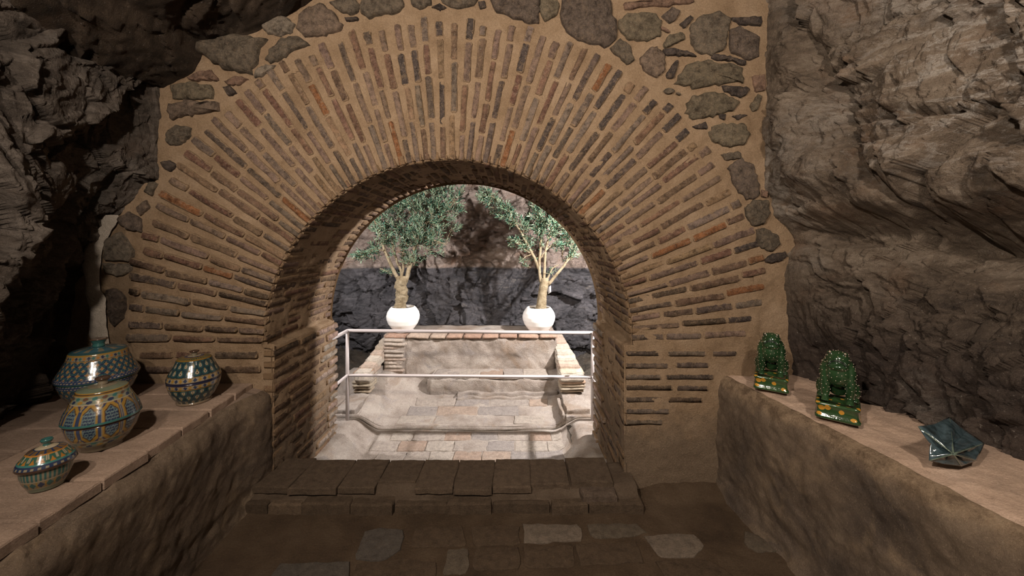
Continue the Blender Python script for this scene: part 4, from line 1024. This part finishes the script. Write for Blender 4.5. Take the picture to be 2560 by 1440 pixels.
jar((J.x, 1.665-DW, z0), 'jar with yellow framed hexagons and brown knob, in front of the largest jar', [
 ('body', [(0, 0), (.070, 0), (.073, .012), (.090, .035), (.108, .07), (.117, .105), (.117, .118), (.112, .120), (0, .120)], p2, None),
 ('lid', [(.112, .120), (.120, .121), (.125, .127), (.122, .142), (.115, .165), (.100, .195), (.086, .225), (.081, .245), (.078, .250), (.05, .258), (0, .262)], p2, None),
 ('knob', [(.013, .258), (.016, .266), (.014, .276), (.022, .286), (.026, .289), (.022, .294), (0, .293)], lambda U, z, r: lay(base_c(U, CR*.6), (z > .28), BRN), None)], .9)
def p3(U, z, r):
    C = base_c(U, CR*.7); C = lay(C, band(z, .046, .083)*((U*38 % 1) < .55), TE*.8); C = diamonds(C, U, z, 18, .018, .044, CR*.55+YE*.1, (TE*.6, BL, TE*.7)); C = lay(C, band(z, .018, .044)*(np.abs((U*18 % 1)-.02) < .09), YE)
    C = lay(C, line(z, .045)+line(z, .017), CR); C = lay(C, band(z, -.01, .016), CR*.4+GN)
    C = lay(C, (r > .069)&(z > .078)&(z < .092), BRN); C = lay(C, band(z, .090, .104), BL*1.2); C = lay(C, band(z, .091, .097)*((U*26 % 1) < .45), CR*.8)
    C = lay(C, band(z, .1035, .1075), TE*1.3)
    m = band(z, .1075, .128); C = lay(C, m, GN*1.4); u = (U*16 % 1)-.5; C = lay(C, m*(np.abs(u)*.045 < (.122-z)*.9)*(np.abs(u) < .3), ORG); C = lay(C, m*(np.abs(np.abs(u)-.42) < .08)*(z > .114), CR)
    C = lay(C, band(z, .128, .132), ORG); m = (z > .132); C = lay(C, m, BRN+YE*.25); C = lay(C, m*(np.abs((U*14 % 1)-.5) < .15), BL)
    C = lay(C, (z > .132)*(r < .031), BL); C = lay(C, (z > .132)*(r < .028), CR*1.1)
    return C
J = at(117, 1166, 1.385)
jar((J.x, 1.385-DW, z0), 'smallest jar, striped teal body and cream ringed lid, nearest on the left ledge', [
 ('body', [(0, 0), (.044, 0), (.047, .008), (.058, .03), (.065, .055), (.067, .078), (0, .079)], p3, None),
 ('lid', [(.066, .079), (.073, .080), (.0755, .084), (.0745, .092), (.069, .104), (.060, .116), (.051, .128), (.046, .134), (.030, .140), (.018, .146), (.0, .148)], p3, None),
 ('knob', [(.010, .146), (.009, .153), (.014, .160), (.0165, .165), (.014, .170), (0, .167)], lambda U, z, r: base_c(U, TE*.9), None)], 1.7)
def p4(U, z, r):
    C = base_c(U, GN*.35+DK*.8)
    for n, h, zz, lo, hi, sg in ((18, .033, .164, .155, .235, 1), (18, .030, .095, .012, .096, -1)):
        m = band(z, lo, hi); u, v = cells(U, z, n, h, zz); v = v*sg
        q = np.hypot(u*1.25*(1+.5*(v)), v*.95); C = lay(C, m*((np.abs(q-.40) < .035)), TE*.8); C = lay(C, m*(q < .27), CR); C = lay(C, m*(np.hypot(u*2.6, (v+.02)) < .15), BRN); C = lay(C, m*((np.hypot(u*1.8, v-.33)) < .12), YE)
    for a, b in ((.134, .158), (.098, .118)):
        m = band(z, a-.003, b+.003); C = lay(C, m, YE*.9); C = diamonds(C, U, z, 36, a, b, CR*.8, (BL, YE)); C = lay(C, line(z, a, .001)+line(z, b, .001), BRN)
    C = lay(C, band(z, .119, .133), DK*1.6); C = lay(C, band(z, -.01, .012), CR*.35+BRN)
    m = (z > .236); C = lay(C, m, YE*.6); C = lay(C, m*(r < .070)*(r > .052)*((U*40 % 1) < .5), GN); C = lay(C, m*(r < .045)*(r > .030), BL); C = lay(C, m*(r < .030), CR)
    return C
J = at(486, 951, 2.125)
jar((J.x, 2.125-DW, z0), 'green jar covered in cream drops with dark blue seam, by the brick pier', [
 ('body', [(0, 0), (.078, 0), (.080, .008), (.074, .012), (.092, .035), (.108, .068), (.117, .10), (.1195, .125), (.118, .126), (0, .126)], p4, None),
 ('lid', [(.117, .126), (.1205, .127), (.120, .14), (.114, .158), (.100, .185), (.086, .215), (.078, .236), (.072, .243), (.04, .25), (0, .252)], p4, None),
 ('knob', [(.012, .25), (.014, .256), (.012, .264), (.021, .272), (.023, .276), (.018, .279), (0, .278)], lambda U, z, r: lay(base_c(U, CR*.5), (z > .266), BRN), None)], 2.2)
# ------------------------------------------------------------------ green toads
def ellip(bm, c, r, rot=0, rx=0):
    M = Matrix.Translation(c) @ Matrix.Rotation(rot, 4, 'Y') @ Matrix.Rotation(rx, 4, 'X') @ Matrix.Diagonal((*r, 1))
    bmesh.ops.create_uvsphere(bm, u_segments=20, v_segments=14, radius=1, matrix=M)
def toad_body():
    bm = bmesh.new()
    ellip(bm, (0, -.004, .262), (.047, .050, .046)); ellip(bm, (0, .010, .222), (.063, .054, .066)); ellip(bm, (0, -.022, .198), (.046, .042, .056))
    ellip(bm, (0, .035, .17), (.054, .042, .085)); ellip(bm, (0, -.045, .240), (.036, .024, .018))
    for s in (-1, 1):
        ellip(bm, (s*.026, -.020, .296), (.013, .014, .011)); ellip(bm, (s*.044, -.004, .20), (.024, .030, .05)); ellip(bm, (s*.045, -.024, .15), (.020, .021, .072), s*.03)
        ellip(bm, (s*.044, -.036, .088), (.015, .022, .012)); ellip(bm, (s*.060, .030, .120), (.022, .040, .042)); ellip(bm, (s*.064, .008, .086), (.014, .030, .010))
        for k in (-1.3, -.45, .45, 1.3): ellip(bm, (s*.044+k*.009, -.058+abs(k)*.004, .083), (.0032, .013, .005), 0, .15)
    me = bpy.data.meshes.new('toad_raw'); bm.to_mesh(me); bm.free()
    o = bpy.data.objects.new('toad_raw', me); COL.objects.link(o); md = o.modifiers.new('r', 'REMESH'); md.mode = 'VOXEL'; md.voxel_size = .0032
    sm = o.modifiers.new('s', 'SMOOTH'); sm.iterations = 4; sm.factor = .5
    dg = bpy.context.evaluated_depsgraph_get(); m2 = bpy.data.meshes.new_from_object(o.evaluated_get(dg)); m2.name = 'toad_body'
    bpy.data.objects.remove(o); m2.polygons.foreach_set('use_smooth', [True]*len(m2.polygons)); m2.materials.clear(); m2.materials.append(M_green); return m2
TB = toad_body()
vco = np.array([v.co for v in TB.vertices]); vno = np.array([v.normal for v in TB.vertices])
bm = bmesh.new(); chosen = []; r_ = random.Random(4); idx = list(range(len(vco))); r_.shuffle(idx)
for i in idx:
    c = vco[i]
    if c[2] < .100 or (abs(c[0]) < .026 and c[2] < .175) or (abs(c[0]) < .036 and c[1] < -.035 and .236 < c[2] < .278): continue
    if all((c[0]-q[0])**2+(c[1]-q[1])**2+(c[2]-q[2])**2 > .0165**2 for q in chosen): chosen.append(c); bmesh.ops.create_icosphere(bm, subdivisions=1, radius=.0019, matrix=Matrix.Translation(Vector(c)+Vector(vno[i])*.0004))
WM = bpy.data.meshes.new('warts'); bm.to_mesh(WM); bm.free(); WM.materials.append(M_wart)
def plinth_mesh():
    V = []; Fc = []; rows = [(.077, 0), (.082, .004), (.082, .014), (.075, .019), (.075, .056), (.080, .060), (.080, .069), (.076, .073), (.066, .074), (.064, .068)]
    n = 24
    for w_, z in rows:
        for k in range(n):
            a = 2*PI*(k+.5)/n; c, s = math.cos(a), math.sin(a); e = .18; V.append((w_*math.copysign(abs(c)**e, c), w_*math.copysign(abs(s)**e, s), z))
    for i in range(len(rows)-1):
        for k in range(n): Fc.append((i*n+k, i*n+(k+1) % n, (i+1)*n+(k+1) % n, (i+1)*n+k))
    Fc.append(tuple(range(n))[::-1]); Fc.append(tuple((len(rows)-1)*n+k for k in range(n)))
    return V, Fc
def arc_surface(pts, r0):
    """mouth tube laid on the head"""
    out = []
    for x, z in pts:
        m = (np.abs(vco[:, 0]-x) < .004) & (np.abs(vco[:, 2]-z) < .004); y = vco[m][:, 1].min() if m.any() else -.05; out.append((x, y-.0012, z))
    return out
mp = [(x, .270-.030*(abs(x)/.034)**2*(.75)) for x in np.linspace(-.034, .034, 15)]
def toad(loc, rz, label):
    root = empty('toad_figurine', loc, label, 'figurine', rz, 'green toad figurines on the right ledge')
    V, Fc = plinth_mesh(); mk('plinth', V, Fc, M_plinth, root)
    b = link('toad_body', TB, root); wt = link('warts', WM, b); tag(wt, kind='stuff')
    a = arc_surface(mp, 0); V, Fc = tube_vf(a, [.0012]+[.0046]*13+[.0012], 8); mk('mouth', V, Fc, M_mouth, b)
    for dz in (.0062, -.0062):
        V, Fc = tube_vf([(x*1.06, y-.0012, z+dz) for x, y, z in a], .0028, 8); mk('lip', V, Fc, M_green, b)
    for s in (-1, 1):
        lathe('eye', [(0, -.006), (.004, -.004), (.006, 0), (.004, .004), (0, .006)], M_wart, b, 14, 9, loc=(s*.027, -.030, .299))
        V, Fc = tube_vf([(s*.021, -.0365, .3), (s*.034, -.034, .299)], .0022, 6); mk('pupil', V, Fc, M_mouth, b)
    return root
a1 = at(1928, 972, 2.16); toad((a1.x, 2.16-DW, .735), -.62, 'farther green toad figurine on blotched plinth, against the arch wall')
a2 = at(2094, 1050, 1.80); toad((a2.x, 1.80-DW, .735), -.72, 'nearer green toad figurine on blotched plinth, mid right ledge')
# ------------------------------------------------------------------ star shaped vessel
base = Vector((at(2385, 1135, 1.43).x, 1.43-DW, .735)); sv = empty('star_dish', base, 'dark blue green glazed star shaped ceramic vessel on the right ledge', 'vessel')
ap = at(2383, 1135, 1.36)-base
tips = [at(2294, 1066, 1.45), at(2374, 1042, 1.57), at(2462, 1108, 1.47), at(2442, 1152, 1.40), at(2404, 1166, 1.385), at(2322, 1152, 1.40)]
vals = [at(2336, 1060, 1.50), at(2418, 1076, 1.54), at(2455, 1132, 1.43), at(2425, 1162, 1.39), at(2360, 1162, 1.385), at(2328, 1110, 1.41)]
K = len(tips); nt_, nr_ = K*20, 20; V = np.zeros((nt_, nr_*2, 3)); cb = Vector((0, .05, .03))
for i in range(nt_):
    f = i/20; k = int(f) % K; t = f-int(f)
    T0, T1_ = tips[k]-base, tips[(k+1) % K]-base; Vm = vals[k]-base
    wv = math.sin(PI*t)**.8; rim = (T0*(1-t)+T1_*t)*(1-wv)+Vm*wv
    mid = (T0*(1-t)+T1_*t); nrm = (mid-ap).cross(T1_-T0).normalized()
    for j in range(nr_):
        s = j/(nr_-1); p = ap+(rim-ap)*s; crease = math.sin(PI*t)**.7*math.sin(PI*min(1, s*.8+.1))
        toc = (cb-p).normalized(); p = p+toc*.026*crease*(1-.55*s*s)+Vector((0, 0, .010*math.sin(PI*s)*(.4 if t < .06 or t > .94 else 0)))
        V[i, j] = p
    for j in range(nr_):
        s = (j+1)/nr_; p = rim*(1-s)+cb*s; out = (rim-cb).normalized()*.012*math.sin(PI*s); q = p+out+Vector((0, .006*math.sin(PI*s), 0)); q.z = max(q.z, .0); V[i, nr_+j] = q
V[..., 2] = np.maximum(V[..., 2], .001)
gridmesh('vessel_body', V, M_star, sv, wrap=True)
for k in range(K):
    T0 = tips[k]-base; pts = [ap+(T0-ap)*t for t in np.linspace(.02, .98, 10)]
    vv, ff = tube_vf(pts, np.linspace(.0030, .0015, 10), 8); mk('ridge', vv, ff, M_ridge, sv)
